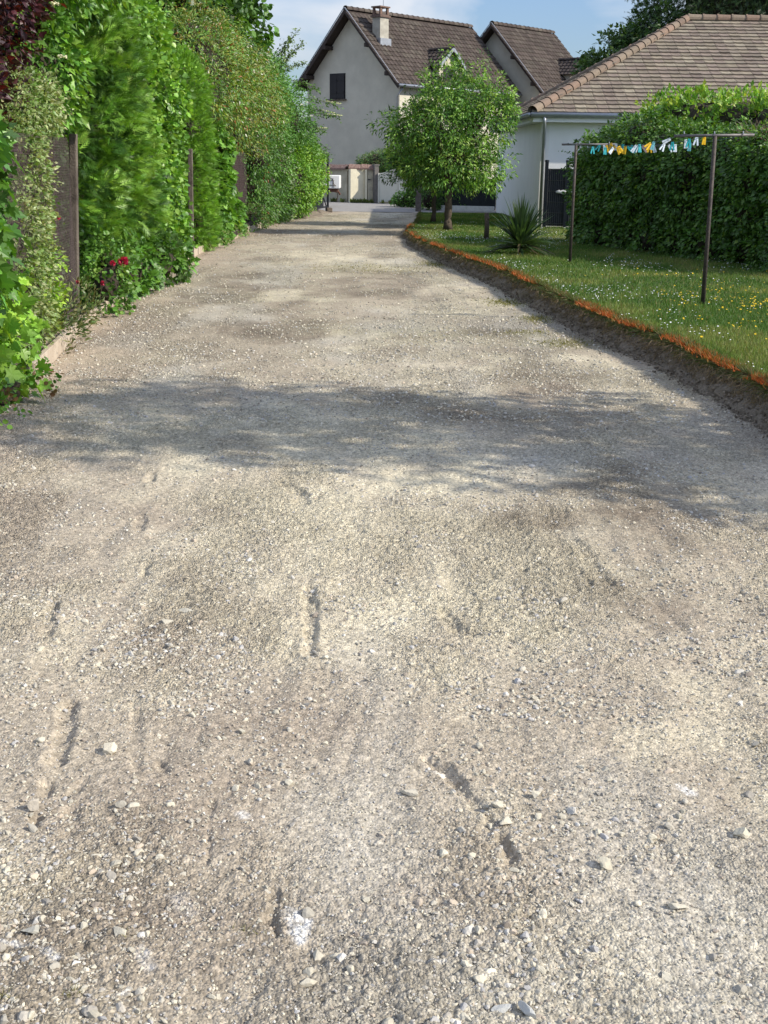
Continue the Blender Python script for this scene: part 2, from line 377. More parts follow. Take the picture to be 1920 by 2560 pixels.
def drive_h(x, y, fine=True):
    h = .045 * (fbm(x * .45, y * .35, 1, 3) - .5) + .022 * (fbm(x * 2.1, y * 1.5, 2, 3) - .5)
    fade = np.clip((16 - y) / 8, .15, 1) if fine else 0
    tr = np.abs(fbm(x * 7 + 1.5 * vn(x, y, 9), y * .9, 4, 2) - .5) * 2       # faint wheel ridges running along the drive
    h = h + fade * (.026 * (fbm(x * 6, y * 6, 3, 4, .6) - .5) + .011 * (tr - .3) + .010 * (fbm(x * 26, y * 26, 6, 3, .6) - .5) * (.4 + coarse(x, y)))
    if np.ndim(x):
        for pl, wd, dp in FUR:
            pa = np.array(pl); m = (x > pa[:, 0].min() - .4) & (x < pa[:, 0].max() + .4) & (y > pa[:, 1].min() - .4) & (y < pa[:, 1].max() + .4)
            if m.any():
                xm, ym = x[m], y[m]; d = seg_d(xm, ym, pl) + .035 * (fbm(xm * 22, ym * 22, 8, 3) - .5); md = .35 + 1.1 * fbm(xm * 9, ym * 9, 18, 3)
                h[m] += md * (-.85 * dp * np.exp(-(d / (wd * .9)) ** 4) + dp * .2 * fbm(xm * 16, ym * 16, 19, 3) * np.exp(-((d - wd * 1.2) / (wd * .4)) ** 2))
    return h

# ------------------------------------------------------------------ ground sheets
def sheet(name, x0, x1, y0, y1, z, nx, ny, mat, hf=None):
    X, Y = np.meshgrid(np.linspace(x0, x1, nx), np.linspace(y0, y1, ny)); Z = np.full_like(X, z) + (hf(X, Y) if hf else 0)
    i = np.arange((nx) * (ny)).reshape(ny, nx)
    q = np.stack([i[:-1, :-1], i[:-1, 1:], i[1:, 1:], i[1:, :-1]], -1)
    o = link(name, np_mesh(name, np.stack([X, Y, Z], -1).reshape(-1, 3), q.reshape(-1), 4, None, True), mat)
    return tag(o, kind='structure')
m_gsoil = M('dark_garden_soil', (.045, .05, .025), .95, .3, 3, .8, 30, col2=(.10, .09, .055))
sheet('ground', -600, 600, -300, 1200, -.10, 40, 40, m_gsoil)

def drive():
    rows = [0.6]
    while rows[-1] < 43.3: rows.append(rows[-1] + (max(.0055, .0024 * rows[-1]) if rows[-1] > 1.6 else .03))
    y = np.array([-4, -3, -2, -1, 0, .3] + rows); t = np.linspace(0, 1, 640)
    Y = np.repeat(y[:, None], len(t), 1); lo = left_x(y) - .35; hi = edge_x(y) + .05
    # columns denser in the middle close to the camera
    near = np.clip((9 - y) / 7, 0, 1)[:, None]; tt = t[None] * 2 - 1
    tt = (1 - .62 * near) * tt + .62 * near * tt ** 3
    X = (lo[:, None] + hi[:, None]) / 2 + tt * (hi - lo)[:, None] / 2
    Z = drive_h(X, Y)
    nr = y < 13; c_ = coarse(X[nr], Y[nr]); fd = np.clip((13 - Y[nr]) / 5, 0, 1); PB = np.ones_like(X)
    wx = X[nr] + .02 * vn(X[nr] * 30, Y[nr] * 30, 70); wy = Y[nr] + .02 * vn(X[nr] * 30, Y[nr] * 30, 72)
    b1, k1 = cellb(wx * 42, wy * 42, 100); b2, k2 = cellb(wx * 80, wy * 80, 110, .55); b3, k3 = cellb(wx * 22, wy * 22, 120, .5)
    Z[nr] += fd * (b1 * .0085 * (.45 + .8 * c_) + b2 * .0042 * (.4 + .6 * c_) + b3 * .011 * np.clip(c_ - .35, 0, 1))
    PB[nr] = 1 + fd * (.30 * (b1 - .3) * (.4 + c_) + .16 * (k2 - .5))
    X2 = X
    # kerb side: sink under the plants ; right side: little scree towards the bank
    Z = Z + .05 * np.clip(1 - (edge_x(Y) - X) / .35, 0, 1) ** 2 * (fbm(X * 6, Y * 6, 31, 3) + .3)
    # natural colour of the materials: beige crushed limestone, brown-grey dust, darker earth, lime spills
    c = coarse(X, Y); big = fbm(X * .55, Y * .38, 41, 4); ear = fbm(X * .8 + 9, Y * .55, 55, 4)
    dust = np.array([.325, .287, .232]); lime = np.array([.485, .445, .345]); grey = np.array([.40, .385, .345]); earth = np.array([.14, .115, .092])
    col = dust + (lime - dust) * (np.clip(c * .5 + (big - .46) * 2.6 + (fbm(X * 3.5, Y * 2.6, 43, 4) - .5) * 1.6, 0, 1))[..., None]
    g = np.clip((fbm(X * 1.2, Y * .5, 61, 4) - .54) * 6, 0, 1)[..., None]; col = col * (1 - g * .6) + grey * g * .6
    e = np.clip((ear - .56) * 7, 0, 1)[..., None] * .6 * (.4 + 1.0 * fbm(X * 5, Y * 4, 57, 4))[..., None]; col = col * (1 - e) + earth * e
    for (gx, gy, rx, ry, a) in [(-.32, 3.5, .30, .34, .9), (-.62, 3.0, .35, .5, .7), (-.75, 4.4, .35, .5, .6), (-.5, 2.45, .4, .22, .6), (-1.2, 6.0, .5, .5, .4), (1.55, 4.6, .5, .4, .6), (.05, 2.6, .2, .12, .5), (-1.6, 9.2, .9, .6, .5), (1.2, 9.5, .9, .5, .5), (0, 14, .8, .9, .35), (-1.0, 17, .9, 1.2, .3), (.2, 26, 1, 2, .35)]:
        pt = np.clip(np.exp(-(((X - gx) / rx) ** 2 + ((Y - gy) / ry) ** 2)) * a * 2.0 * fbm(X * 5, Y * 4.2, 96, 5, .65) - .14, 0, .6)[..., None]; col = col * (1 - pt) + np.array([.235, .198, .162]) * pt
    # darker earth-coloured patch at mid right, brown strip below the bank
    pt = np.exp(-(((X - 1.1) / .7) ** 2 + ((Y - 5.9) / .38) ** 2)) * fbm(X * 5, Y * 5, 71, 4) * 1.5; pt = np.clip(pt, 0, .8)[..., None]; col = col * (1 - pt) + earth * pt
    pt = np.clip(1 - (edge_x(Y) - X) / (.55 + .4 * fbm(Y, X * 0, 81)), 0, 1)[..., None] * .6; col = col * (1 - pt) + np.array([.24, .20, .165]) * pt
    pt = np.clip(1 - (X - left_x(Y)) / (.8 + .4 * fbm(Y, X * 0, 82)), 0, 1)[..., None] * .6; col = col * (1 - pt) + np.array([.36, .285, .225]) * pt
    # green film of moss / weeds
    for (gx, gy, rx, ry, a) in [(.95, 21.6, .35, .7, .55), (1.55, 15.6, .3, .5, .5), (1.75, 13.9, .22, .35, .5), (1.6, 12.7, .35, .3, .3), (-.2, 20.5, 1.2, 1.0, .25), (.4, 12.6, .9, .5, .2), (1.8, 12.0, .4, .35, .4)]:
        pt = np.clip(np.exp(-(((X - gx) / rx) ** 2 + ((Y - gy) / ry) ** 2)) * a * 2.2 * fbm(X * 7, Y * 4, 91, 4), 0, .7)[..., None]; col = col * (1 - pt) + np.array([.20, .20, .09]) * pt
    # white lime spills
    for pl, wd, a in [([(-.215, 2.53), (-.195, 2.50), (-.19, 2.43)], .024, 1), ([(-.17, 2.50), (-.18, 2.45)], .014, 1), ([(-.88, 2.38), (-.81, 2.37), (-.76, 2.35), (-.73, 2.32)], .008, .8), ([(-.76, 2.35), (-.735, 2.325)], .013, 1),
                      ([(-.55, 2.37), (-.52, 2.32)], .018, .5), ([(.07, 2.33), (.15, 2.35)], .006, .55), ([(-.39, 2.98), (-.38, 2.97)], .02, .6), ([(.88, 3.14), (.90, 3.11)], .02, .6), ([(.14, 3.26), (.18, 3.25)], .016, .55), ([(-.5, 2.6), (-.47, 2.55)], .03, .3)]:
        d = seg_d(X, Y, pl); pt = np.clip((1 - (d / wd) ** 2 * .5) * (fbm(X * 60, Y * 60, 95, 3) * 1.9) - .25, 0, 1)[..., None] * a * (d < wd * 1.8)[..., None]; col = col * (1 - pt) + np.array([.66, .67, .68]) * pt
    nx, ny = len(t), len(y); i = np.arange(nx * ny).reshape(ny, nx)
    col = col * PB[..., None] * np.array([1.13, 1.11, 1.06])
    q = np.stack([i[:-1, :-1], i[:-1, 1:], i[1:, 1:], i[1:, :-1]], -1)
    m, n, l, b = mat_base('crushed_limestone'); b.inputs['Roughness'].default_value = .95; b.inputs['Specular IOR Level'].default_value = .1
    a = n.new('ShaderNodeAttribute'); a.attribute_name = 'Col'
    tcn = n.new('ShaderNodeTexCoord')
    vo = n.new('ShaderNodeTexVoronoi'); vo.inputs['Scale'].default_value = 120; vo.inputs['Randomness'].default_value = 1
    vo2 = n.new('ShaderNodeTexVoronoi'); vo2.inputs['Scale'].default_value = 48
    ns = n.new('ShaderNodeTexNoise'); ns.inputs['Scale'].default_value = 55; ns.inputs['Detail'].default_value = 8; ns.inputs['Roughness'].default_value = .75
    for q_ in (vo, vo2, ns): l(tcn.outputs['Object'], q_.inputs['Vector'])
    sp = n.new('ShaderNodeSeparateColor'); l(vo.outputs['Color'], sp.inputs[0]); sp2 = n.new('ShaderNodeSeparateColor'); l(vo2.outputs['Color'], sp2.inputs[0])
    mr = n.new('ShaderNodeMapRange'); mr.inputs['To Min'].default_value = .72; mr.inputs['To Max'].default_value = 1.28; l(sp.outputs[0], mr.inputs['Value'])
    mr2 = n.new('ShaderNodeMapRange'); mr2.inputs['To Min'].default_value = .85; mr2.inputs['To Max'].default_value = 1.16; l(sp2.outputs[0], mr2.inputs['Value'])
    mr3 = n.new('ShaderNodeMapRange'); mr3.inputs['From Min'].default_value = .3; mr3.inputs['From Max'].default_value = .7; mr3.inputs['To Min'].default_value = .8; mr3.inputs['To Max'].default_value = 1.2; l(ns.outputs['Fac'], mr3.inputs['Value'])
    m1 = n.new('ShaderNodeMath'); m1.operation = 'MULTIPLY'; l(mr.outputs[0], m1.inputs[0]); l(mr2.outputs[0], m1.inputs[1])
    m2 = n.new('ShaderNodeMath'); m2.operation = 'MULTIPLY'; l(m1.outputs[0], m2.inputs[0]); l(mr3.outputs[0], m2.inputs[1])
    mx = n.new('ShaderNodeMix'); mx.data_type = 'RGBA'; mx.blend_type = 'MULTIPLY'; mx.inputs[0].default_value = 1; l(a.outputs['Color'], mx.inputs[6]); l(m2.outputs[0], mx.inputs[7]); l(mx.outputs[2], b.inputs['Base Color'])
    h1 = n.new('ShaderNodeMath'); h1.operation = 'MULTIPLY_ADD'; h1.inputs[1].default_value = -1.0; l(vo.outputs['Distance'], h1.inputs[0]); l(ns.outputs['Fac'], h1.inputs[2])
    h2 = n.new('ShaderNodeMath'); h2.operation = 'MULTIPLY_ADD'; h2.inputs[1].default_value = -1.2; l(vo2.outputs['Distance'], h2.inputs[0]); l(h1.outputs[0], h2.inputs[2])
    bp = n.new('ShaderNodeBump'); bp.inputs['Strength'].default_value = 1.0; bp.inputs['Distance'].default_value = .011; l(h2.outputs[0], bp.inputs['Height']); l(bp.outputs[0], b.inputs['Normal'])
    at = n.new('ShaderNodeAttribute'); at.attribute_name = 'stony'; ma = n.new('ShaderNodeMath'); ma.operation = 'MULTIPLY_ADD'; ma.inputs[1].default_value = .75; ma.inputs[2].default_value = .42; l(at.outputs['Fac'], ma.inputs[0]); l(ma.outputs[0], bp.inputs['Strength'])
    o = link('gravel_drive', np_mesh('gravel_drive', np.stack([X2, Y, Z], -1).reshape(-1, 3), q.reshape(-1), 4, np.clip(col, 0, 1).reshape(-1, 3), True), m)
    fa = o.data.attributes.new('stony', 'FLOAT', 'POINT'); fa.data.foreach_set('value', c.reshape(-1).astype(np.float32))
    tag(o, kind='structure')
drive()

# ------------------------------------------------------------------ stones
def ico(sub):
    import bmesh
    bm = bmesh.new(); bmesh.ops.create_icosphere(bm, subdivisions=sub, radius=1)
    v = np.array([x.co[:] for x in bm.verts]); f = np.array([[q.index for q in p.verts] for p in bm.faces]); bm.free(); return v, f
def rock(seed, sub, cuts=7):
    r = np.random.RandomState(seed); v, f = ico(sub); v = v * np.array([1, r.uniform(.65, .95), r.uniform(.5, .8)])
    for _ in range(cuts):
        d = nrm(r.normal(size=(1, 3)))[0]; t = r.uniform(.28, .62); s = v @ d; k = s > t; v[k] -= (s[k] - t)[:, None] * d
    return v * (1 + r.uniform(-.02, .02, v.shape)) * 1.25, f
def rotmats(n, r, tilt=.5):
    a = r.uniform(0, 2 * np.pi, n); ax = nrm(r.normal(size=(n, 3)) * [1, 1, .01]); t = r.normal(size=n) * tilt
    ca, sa = np.cos(a), np.sin(a); Z = np.zeros(n); O = np.ones(n)
    Rz = np.stack([np.stack([ca, -sa, Z], -1), np.stack([sa, ca, Z], -1), np.stack([Z, Z, O], -1)], 1)
    K = np.stack([np.stack([Z, -ax[:, 2], ax[:, 1]], -1), np.stack([ax[:, 2], Z, -ax[:, 0]], -1), np.stack([-ax[:, 1], ax[:, 0], Z], -1)], 1)
    I = np.eye(3)[None]; Rt = I + np.sin(t)[:, None, None] * K + (1 - np.cos(t))[:, None, None] * (K @ K)
    return Rt @ Rz
SC = np.array([[.52, .485, .39], [.60, .555, .44], [.47, .44, .37], [.41, .38, .325], [.43, .42, .405], [.60, .575, .52], [.33, .285, .235], [.52, .44, .345]])
def stone_col(n, r):
    k = r.choice(len(SC), n, p=[.22, .17, .19, .14, .09, .08, .05, .06]); return SC[k] * .92 * r.uniform(.78, 1.14, (n, 1))
def clus(x, y): return np.clip((fbm(x * 3.2, y * 2.4, 131, 4, .6) - .50) * 7, 0, 1) * (.35 + .65 * coarse(x, y))
def scatter_stones(name, n, y0, y1, s0, s1, sub, seed, pw=2.2, cmin=.0, cl_=False):
    r = np.random.RandomState(seed); 
    # density falls off with distance so that it stays even in the view
    u = r.rand(n * 12); y = (y0 ** -.5 + u * (y1 ** -.5 - y0 ** -.5)) ** -2.0 if False else y0 * (y1 / y0) ** u
    hw = np.minimum(.36 * y + .25, 3.4); x = r.uniform(-1, 1, len(y)) * hw
    ok = (x > left_x(y) + .05) & (x < edge_x(y) - .08) & (r.rand(len(y)) < cmin + (1 - cmin) * (clus(x, y) if cl_ else coarse(x, y) ** 1.8))
    x, y = x[ok][:n], y[ok][:n]; n = len(x); s = s0 + (s1 - s0) * r.rand(n) ** pw; s = s / 2
    z = drive_h(x, y) + s * .12 + .002
    Rm = rotmats(n, r); col = stone_col(n, r); shapes = [rock(seed * 10 + i, sub) for i in range(7)]; k = r.randint(0, 7, n)
    VV = []; FF = []; CC = []; off = 0
    for i, (v, f) in enumerate(shapes):
        m = k == i; q = np.einsum('nij,vj->nvi', Rm[m], v) * s[m][:, None, None]; q[..., 0] += x[m][:, None]; q[..., 1] += y[m][:, None]; q[..., 2] += z[m][:, None]
        VV.append(q.reshape(-1, 3)); FF.append((f[None] + (np.arange(m.sum()) * len(v))[:, None, None] + off).reshape(-1)); CC.append(np.repeat(col[m], len(v), axis=0)); off += m.sum() * len(v)
    o = link(name, np_mesh(name, np.concatenate(VV), np.concatenate(FF), 3, np.concatenate(CC)), m_stone)
    return o
tag(scatter_stones('gravel', 62000, 1.6, 10, .004, .011, 1, 3, 1.3, .35), 'fine pale crushed limestone gravel strewn over the drive', 'gravel', kind='stuff')
tag(scatter_stones('gravel', 15000, 1.6, 12, .007, .020, 1, 4, 1.9, .05, True), 'loose angular limestone chippings lying in patches on the drive', 'gravel', kind='stuff')
tag(scatter_stones('gravel', 15000, 3.6, 11, .009, .024, 1, 14, 1.8, .10, True), 'clusters of angular limestone chippings in the middle distance', 'gravel', kind='stuff')
tag(scatter_stones('gravel', 1300, 1.7, 14, .016, .036, 2, 5, 2.4, .07, True), 'larger scattered limestone lumps on the drive', 'gravel', kind='stuff')
tag(scatter_stones('gravel', 24000, 8, 42, .010, .034, 1, 6, 2.0, .25), 'pale gravel on the far stretch of the drive', 'gravel', kind='stuff')
# the few stones one can single out
def big_stone(x, y, s, seed, lab, sq=(1, .8, .6), rz=0, c=(.49, .455, .365)):
    v, f = rock(seed, 3, 14); v = v * np.array(sq) * s / 2
    ca, sa = math.cos(rz), math.sin(rz); v = np.stack([v[:, 0] * ca - v[:, 1] * sa, v[:, 0] * sa + v[:, 1] * ca, v[:, 2]], -1)
    z = float(drive_h(np.array([x]), np.array([y]))[0]); o = link('stone', np_mesh('stone', v, f.reshape(-1), 3, np.tile(np.array(c), (len(v), 1))), m_stone)
    o.location = (x, y, z + s * sq[2] * .28); tag(o, lab, 'stone', 'larger stones lying on the drive'); return o
big_stone(.32, 2.18, .060, 1, 'oblong grey stone at the very bottom edge, right of centre', (1.1, .6, .6), -.9, (.46, .46, .43))
big_stone(.265, 2.19, .058, 2, 'flat pale stone just left of the oblong grey stone at the bottom', (1.1, .8, .4), .1, (.46, .46, .43))
big_stone(-.16, 2.26, .055, 3, 'pale slab-like stone beside a small hollow below the white lime splash', (1.1, .7, .6), .2)
big_stone(-.14, 2.37, .042, 4, 'cream angular stone close below the white lime splash', (1, .8, .7), .6)
big_stone(-.81, 2.42, .055, 5, 'dark-sided stone at lower left above the white lime streak', (1, .8, .6), .3, (.36, .35, .30))
big_stone(-.61, 2.43, .048, 6, 'tan rounded stone right of the dark-sided stone at lower left', (1, .8, .6), -.3)
big_stone(-.83, 3.32, .072, 7, 'large cream stone right of the long dark furrow at left', (1.1, .8, .6), .1, (.55, .50, .39))
big_stone(-.97, 2.99, .052, 8, 'roundish beige stone between the scrapes below the long dark furrow', (1, .9, .8), .5, (.46, .41, .33))
big_stone(.33, 3.03, .045, 9, 'pale stone sitting on the rim of the curved furrow', (1, .8, .7), .1)
big_stone(.35, 2.94, .045, 10, 'blocky stone between the two parts of the curved furrow', (1, .8, .8), .8)
big_stone(.08, 3.11, .060, 12, 'pale flat stone left of the curved furrow', (1.2, .7, .5), -.2, (.50, .46, .37))
big_stone(.45, 3.10, .052, 13, 'cream stone with pebbles right of the curved furrow', (1, .8, .6), .2)
big_stone(.58, 2.72, .050, 14, 'square cream stone standing alone right of the lower furrow', (1, .9, .7), -.3, (.53, .49, .38))
big_stone(.72, 2.54, .050, 15, 'small slab stone casting a brown shadow at lower right', (1.2, .8, .5), -.3)
big_stone(.98, 2.88, .065, 16, 'grey-cream stone near the right edge of the foreground', (1.2, .8, .6), .3, (.47, .44, .35))
big_stone(-.84, 4.40, .060, 17, 'left one of the two stones lying side by side at left in the middle distance', (1.1, .8, .5), .2)
big_stone(-.79, 4.52, .062, 18, 'right one of the two stones lying side by side at left in the middle distance', (1.2, .7, .5), -.2)

# ------------------------------------------------------------------ lawn, bank
def bank_and_lawn():
    y = np.concatenate([np.arange(4, 7, .1), np.arange(7, 20, .03), np.arange(20, 43.2, .08)])
    ex = edge_x(y); h = lawn_h(y)
    t = np.linspace(0, 1, 13); Y = np.repeat(y[:, None], 13, 1)
    prof_x = -.20 * (1 - t) ** 1.3; X = ex[:, None] + prof_x[None] * (.6 + h[:, None] * 1.6)
    Z = (t[None] ** 1.1) * h[:, None] - .02 * (t[None] == 0)
    nz = fbm(Y * 7, t[None] * 4 + Y * 0, 12, 5, .7) - .5; X = X + nz * .26 * np.sin(t * np.pi)[None] + .03 * (t[None] > .85); Z = Z + .02 * (fbm(Y * 9, t[None] * 4 + 0 * Y, 14, 3) - .5) * (t[None] > .2)
    i = np.arange(X.size).reshape(X.shape); q = np.stack([i[:-1, :-1], i[:-1, 1:], i[1:, 1:], i[1:, :-1]], -1)
    o = link('earth_bank', np_mesh('earth_bank', np.stack([X, Y, Z], -1).reshape(-1, 3), q.reshape(-1), 4, None, True), m_soil); tag(o, kind='structure')
    xs = np.concatenate([[0, .05, .12], np.linspace(.25, 18, 40)])
    X = ex[:, None] + .03 + xs[None]; Y = np.repeat(y[:, None], len(xs), 1); Z = h[:, None] + .02 * (fbm(X * .8, Y * .8, 15, 3) - .5) + 0 * X
    i = np.arange(X.size).reshape(X.shape); q = np.stack([i[:-1, :-1], i[:-1, 1:], i[1:, 1:], i[1:, :-1]], -1)
    m = M('lawn_turf', (.032, .055, .014), .95, .3, 2.5, .8, 40, col2=(.075, .11, .03))
    o = link('lawn', np_mesh('lawn', np.stack([X, Y, Z], -1).reshape(-1, 3), q.reshape(-1), 4, None, True), m); tag(o, kind='structure')
bank_and_lawn()
def lawn_z(x, y): return lawn_h(y) + .02 * (fbm(x * .8, y * .8, 15, 3) - .5)
HB = [(4.5, 7.6), (6.0, 18.0), (5.9, 18.4), (5.35, 19.9), (4.75, 21.4), (4.0, 23.3), (3.75, 25.6)]
def hedge_x(y): return np.interp(y, [16, 18.4, 21.4, 23.3, 25.6, 26, 43], [6.6, 5.8, 4.75, 4.05, 3.7, 4.4, 4.0])
def lawn_pts(n, r, y0=7.0, y1=42):
    y = y0 * (y1 / y0) ** r.rand(n); x = edge_x(y) + .02 + r.rand(n) * np.minimum(hedge_x(y) + .3 - edge_x(y), .36 * y + 1 - edge_x(y)).clip(.1, 9)
    return x, y
r = np.random.RandomState(77)
x, y = lawn_pts(170000, r); P = np.stack([x, y, lawn_z(x, y)], -1); n = len(x)
D = nrm(r.normal(size=(n, 3)) * [.35, .35, .1] + [0, 0, 1]); N = nrm(r.normal(size=(n, 3)) * [1, 1, .1] + [-.2, -1, 0])
gp = fbm(x * 1.3, y * 1.0, 33, 4)
c0 = np.array([.07, .15, .025]); c1 = np.array([.20, .26, .065]); c2 = np.array([.24, .23, .09])
mixv = np.clip((gp - .4) * 4, 0, 1)[:, None]; col = c0 + (c1 - c0) * mixv * r.uniform(.3, 1.2, (n, 1)); dry = r.rand(n) < .10 + .25 * (gp > .6); col[dry] = c2 * r.uniform(.7, 1.2, (dry.sum(), 1))
col *= r.uniform(.8, 1.2, (n, 1)); S = r.uniform(.025, .06, n) * (.8 + .5 * gp)
o = link('grass', scatter('grass', 'tri', P, D, N, S, col, W=.0035 + .0004 * y), m_grass); tag(o, 'short green lawn grass beside the gravel drive', 'grass', kind='stuff')
# fringe along the cut edge: overhanging dry / green, and orange sprayed marking line
n = 30000; y = 7.0 * (42 / 7.0) ** r.rand(n); off = r.normal(size=n) * .03 + .01; x = edge_x(y) + off; P = np.stack([x, y, lawn_h(y) - np.clip(-off, 0, .08)], -1)
D = nrm(r.normal(size=(n, 3)) * [.5, .5, .2] + np.stack([np.where(off < 0, -.8, -.1), 0 * y, np.where(off < 0, -.1, .8)], -1)); N = nrm(r.normal(size=(n, 3)) + [-.2, -1, 0])
pick = r.rand(n); col = np.where(pick[:, None] < .5, [[.08, .13, .03]], np.where(pick[:, None] < .8, [[.20, .17, .07]], [[.12, .08, .04]])) * r.uniform(.7, 1.2, (n, 1))
o = link('grass_fringe', scatter('grass_fringe', 'tri', P, D, N, r.uniform(.03, .085, n), col, W=.005 + .0004 * y), m_grass); tag(o, 'ragged green and dry grass hanging over the cut earth bank', 'grass', kind='stuff')
n = 17000; y = 7.6 * (33 / 7.6) ** r.rand(n); br = vn(y * 1.9, y * 0, 44) + .35 * vn(y * 7, y * 0, 45); ok = br + .35 * (vn(y * 17, y * 0, 46) - .5) > .54 + .2 * r.rand(n); y = y[ok]; n = len(y)
off = r.normal(size=n) * .034 + .012; x = edge_x(y) + off; P = np.stack([x, y, lawn_h(y) + .005], -1)
D = nrm(r.normal(size=(n, 3)) * [.5, .5, .2] + [-.25, 0, .8]); N = nrm(r.normal(size=(n, 3)) + [-.2, -1, 0])
col = np.where(r.rand(n)[:, None] < .6, [[.52, .125, .03]], [[.32, .18, .055]]) * r.uniform(.55, 1.15, (n, 1))
o = link('painted_grass', scatter('painted_grass', 'tri', P, D, N, r.uniform(.022, .07, n), col, W=.005 + .0004 * y), m_grass); tag(o, 'orange spray-painted grass tips marking the lawn edge', 'painted grass', kind='stuff')
# soil clods and stones sticking out of the cut bank
n = 5200; yy = 7.2 * (34 / 7.2) ** r.rand(n); tt_ = r.rand(n) ** 1.6; hh_ = lawn_h(yy); xx = edge_x(yy) - .20 * (1 - tt_) ** 1.3 * (.6 + hh_ * 1.6) - .03 * r.rand(n) - .10 * (r.rand(n) < .12) * r.rand(n); zz = tt_ * hh_ * .85 + .01
v_, f_ = rock(901, 1, 5); Rm_ = rotmats(n, r, .8); sz_ = (.005 + .014 * r.rand(n) ** 2.2); q_ = np.einsum('nij,vj->nvi', Rm_, v_) * sz_[:, None, None] + np.stack([xx, yy, zz], -1)[:, None, :]
cc_ = np.array([[.17, .142, .11]]) * r.uniform(.6, 1.7, (n, 1)); pal = r.rand(n) < .03; cc_[pal] = np.array([.28, .25, .2]) * r.uniform(.7, 1.1, (pal.sum(), 1))
o = link('soil_clods', np_mesh('soil_clods', q_.reshape(-1, 3), (f_[None] + (np.arange(n) * len(v_))[:, None, None]).reshape(-1), 3, np.repeat(cc_, len(v_), axis=0)), m_stone); tag(o, 'crumbling soil clods and small stones in the cut earth bank', 'soil clods', kind='stuff')
# roots hanging in the bank
n = 9000; y = 7.2 * (30 / 7.2) ** r.rand(n); h = lawn_h(y); P = np.stack([edge_x(y) - .09 * r.rand(n) - .02, y, h * r.uniform(.25, .95, n)], -1)
D = nrm(r.normal(size=(n, 3)) * [.4, .8, .3] + [-.35, 0, -.7]); N = nrm(r.normal(size=(n, 3)) + [-1, -.5, 0]); col = np.array([[.24, .18, .11]]) * r.uniform(.5, 1.2, (n, 1))
o = link('hanging_roots', scatter('hanging_roots', 'tri', P, D, N, r.uniform(.04, .12, n), col, W=.004 + .0002 * y), m_grass); tag(o, 'thin brown roots hanging out of the cut earth bank', 'roots', kind='stuff')
# daisies and buttercups
def flowers(name, n, f, colr, size, label, seed):
    r = np.random.RandomState(seed); x, y = lawn_pts(n, r, 7.2, 34); ok = r.rand(n) < f(x, y); x, y = x[ok], y[ok]; n = len(x)
    P = np.stack([x, y, lawn_z(x, y) + r.uniform(.035, .07, n)], -1); N = nrm(r.normal(size=(n, 3)) * .3 + [0, -.35, 1]); D = nrm(r.normal(size=(n, 3)) * [1, 1, .1])
    o = link(name, scatter(name, 'disc', P, D, N, size * r.uniform(.7, 1.2, n), np.array(colr)[None] * r.uniform(.85, 1.1, (n, 1))), m_petal); tag(o, label, name.rstrip('s'), kind='stuff')
flowers('daisies', 30000, lambda x, y: np.clip((fbm(x * 1.1, y * .7, 51, 3) - .42) * 3, .02, 1) * np.interp(y, [8, 11, 14, 17, 24, 30], [.10, .22, .5, .9, 1, .5]) * .55, (.74, .76, .76), .016, 'small white daisies dotted across the lawn', 5)
flowers('buttercups', 13000, lambda x, y: np.clip((fbm(x * 1.5 + 4, y * 1.2, 52, 3) - .40) * 3, .0, 1) * np.exp(-((y - 13.2) / 3.0) ** 2) * np.clip((x - 2.6) / .9, 0, 1) * .85, (.74, .52, .02), .021, 'yellow buttercups growing round the near clothes post', 6)
# sparse weeds in the gravel
wl = [(.95, 21.6, .4, .8, 500), (1.55, 15.6, .3, .5, 420), (1.78, 13.9, .2, .35, 350), (1.8, 12.0, .35, .3, 300), (1.5, 12.8, .3, .2, 120), (-.2, 20.5, 1.2, 1, 200), (-.82, 2.19, .03, .02, 60), (-.66, 2.21, .02, .015, 25), (-.6, 2.42, .03, .02, 14), (-.30, 2.45, .07, .03, 22)]
P = []
for gx, gy, rx, ry, k in wl:
    xx = gx + r.normal(size=k) * rx * .5; yy = gy + r.normal(size=k) * ry * .5; P.append(np.stack([xx, yy, drive_h(xx, yy)], -1))
P = np.concatenate(P); n = len(P); sc = np.where(P[:, 1] < 4, .7, 1.)
D = nrm(r.normal(size=(n, 3)) * [.9, .9, .1] + [0, 0, .7]); N = nrm(r.normal(size=(n, 3)))
o = link('weeds', scatter('weeds', 'tri', P, D, N, r.uniform(.02, .05, n) * sc, np.array([[.20, .19, .07]]) * r.uniform(.6, 1.3, (n, 1)), W=(.0015 + .0006 * P[:, 1])), m_grass); tag(o, 'thin tufts of yellowing weeds growing through the gravel', 'weeds', kind='stuff')

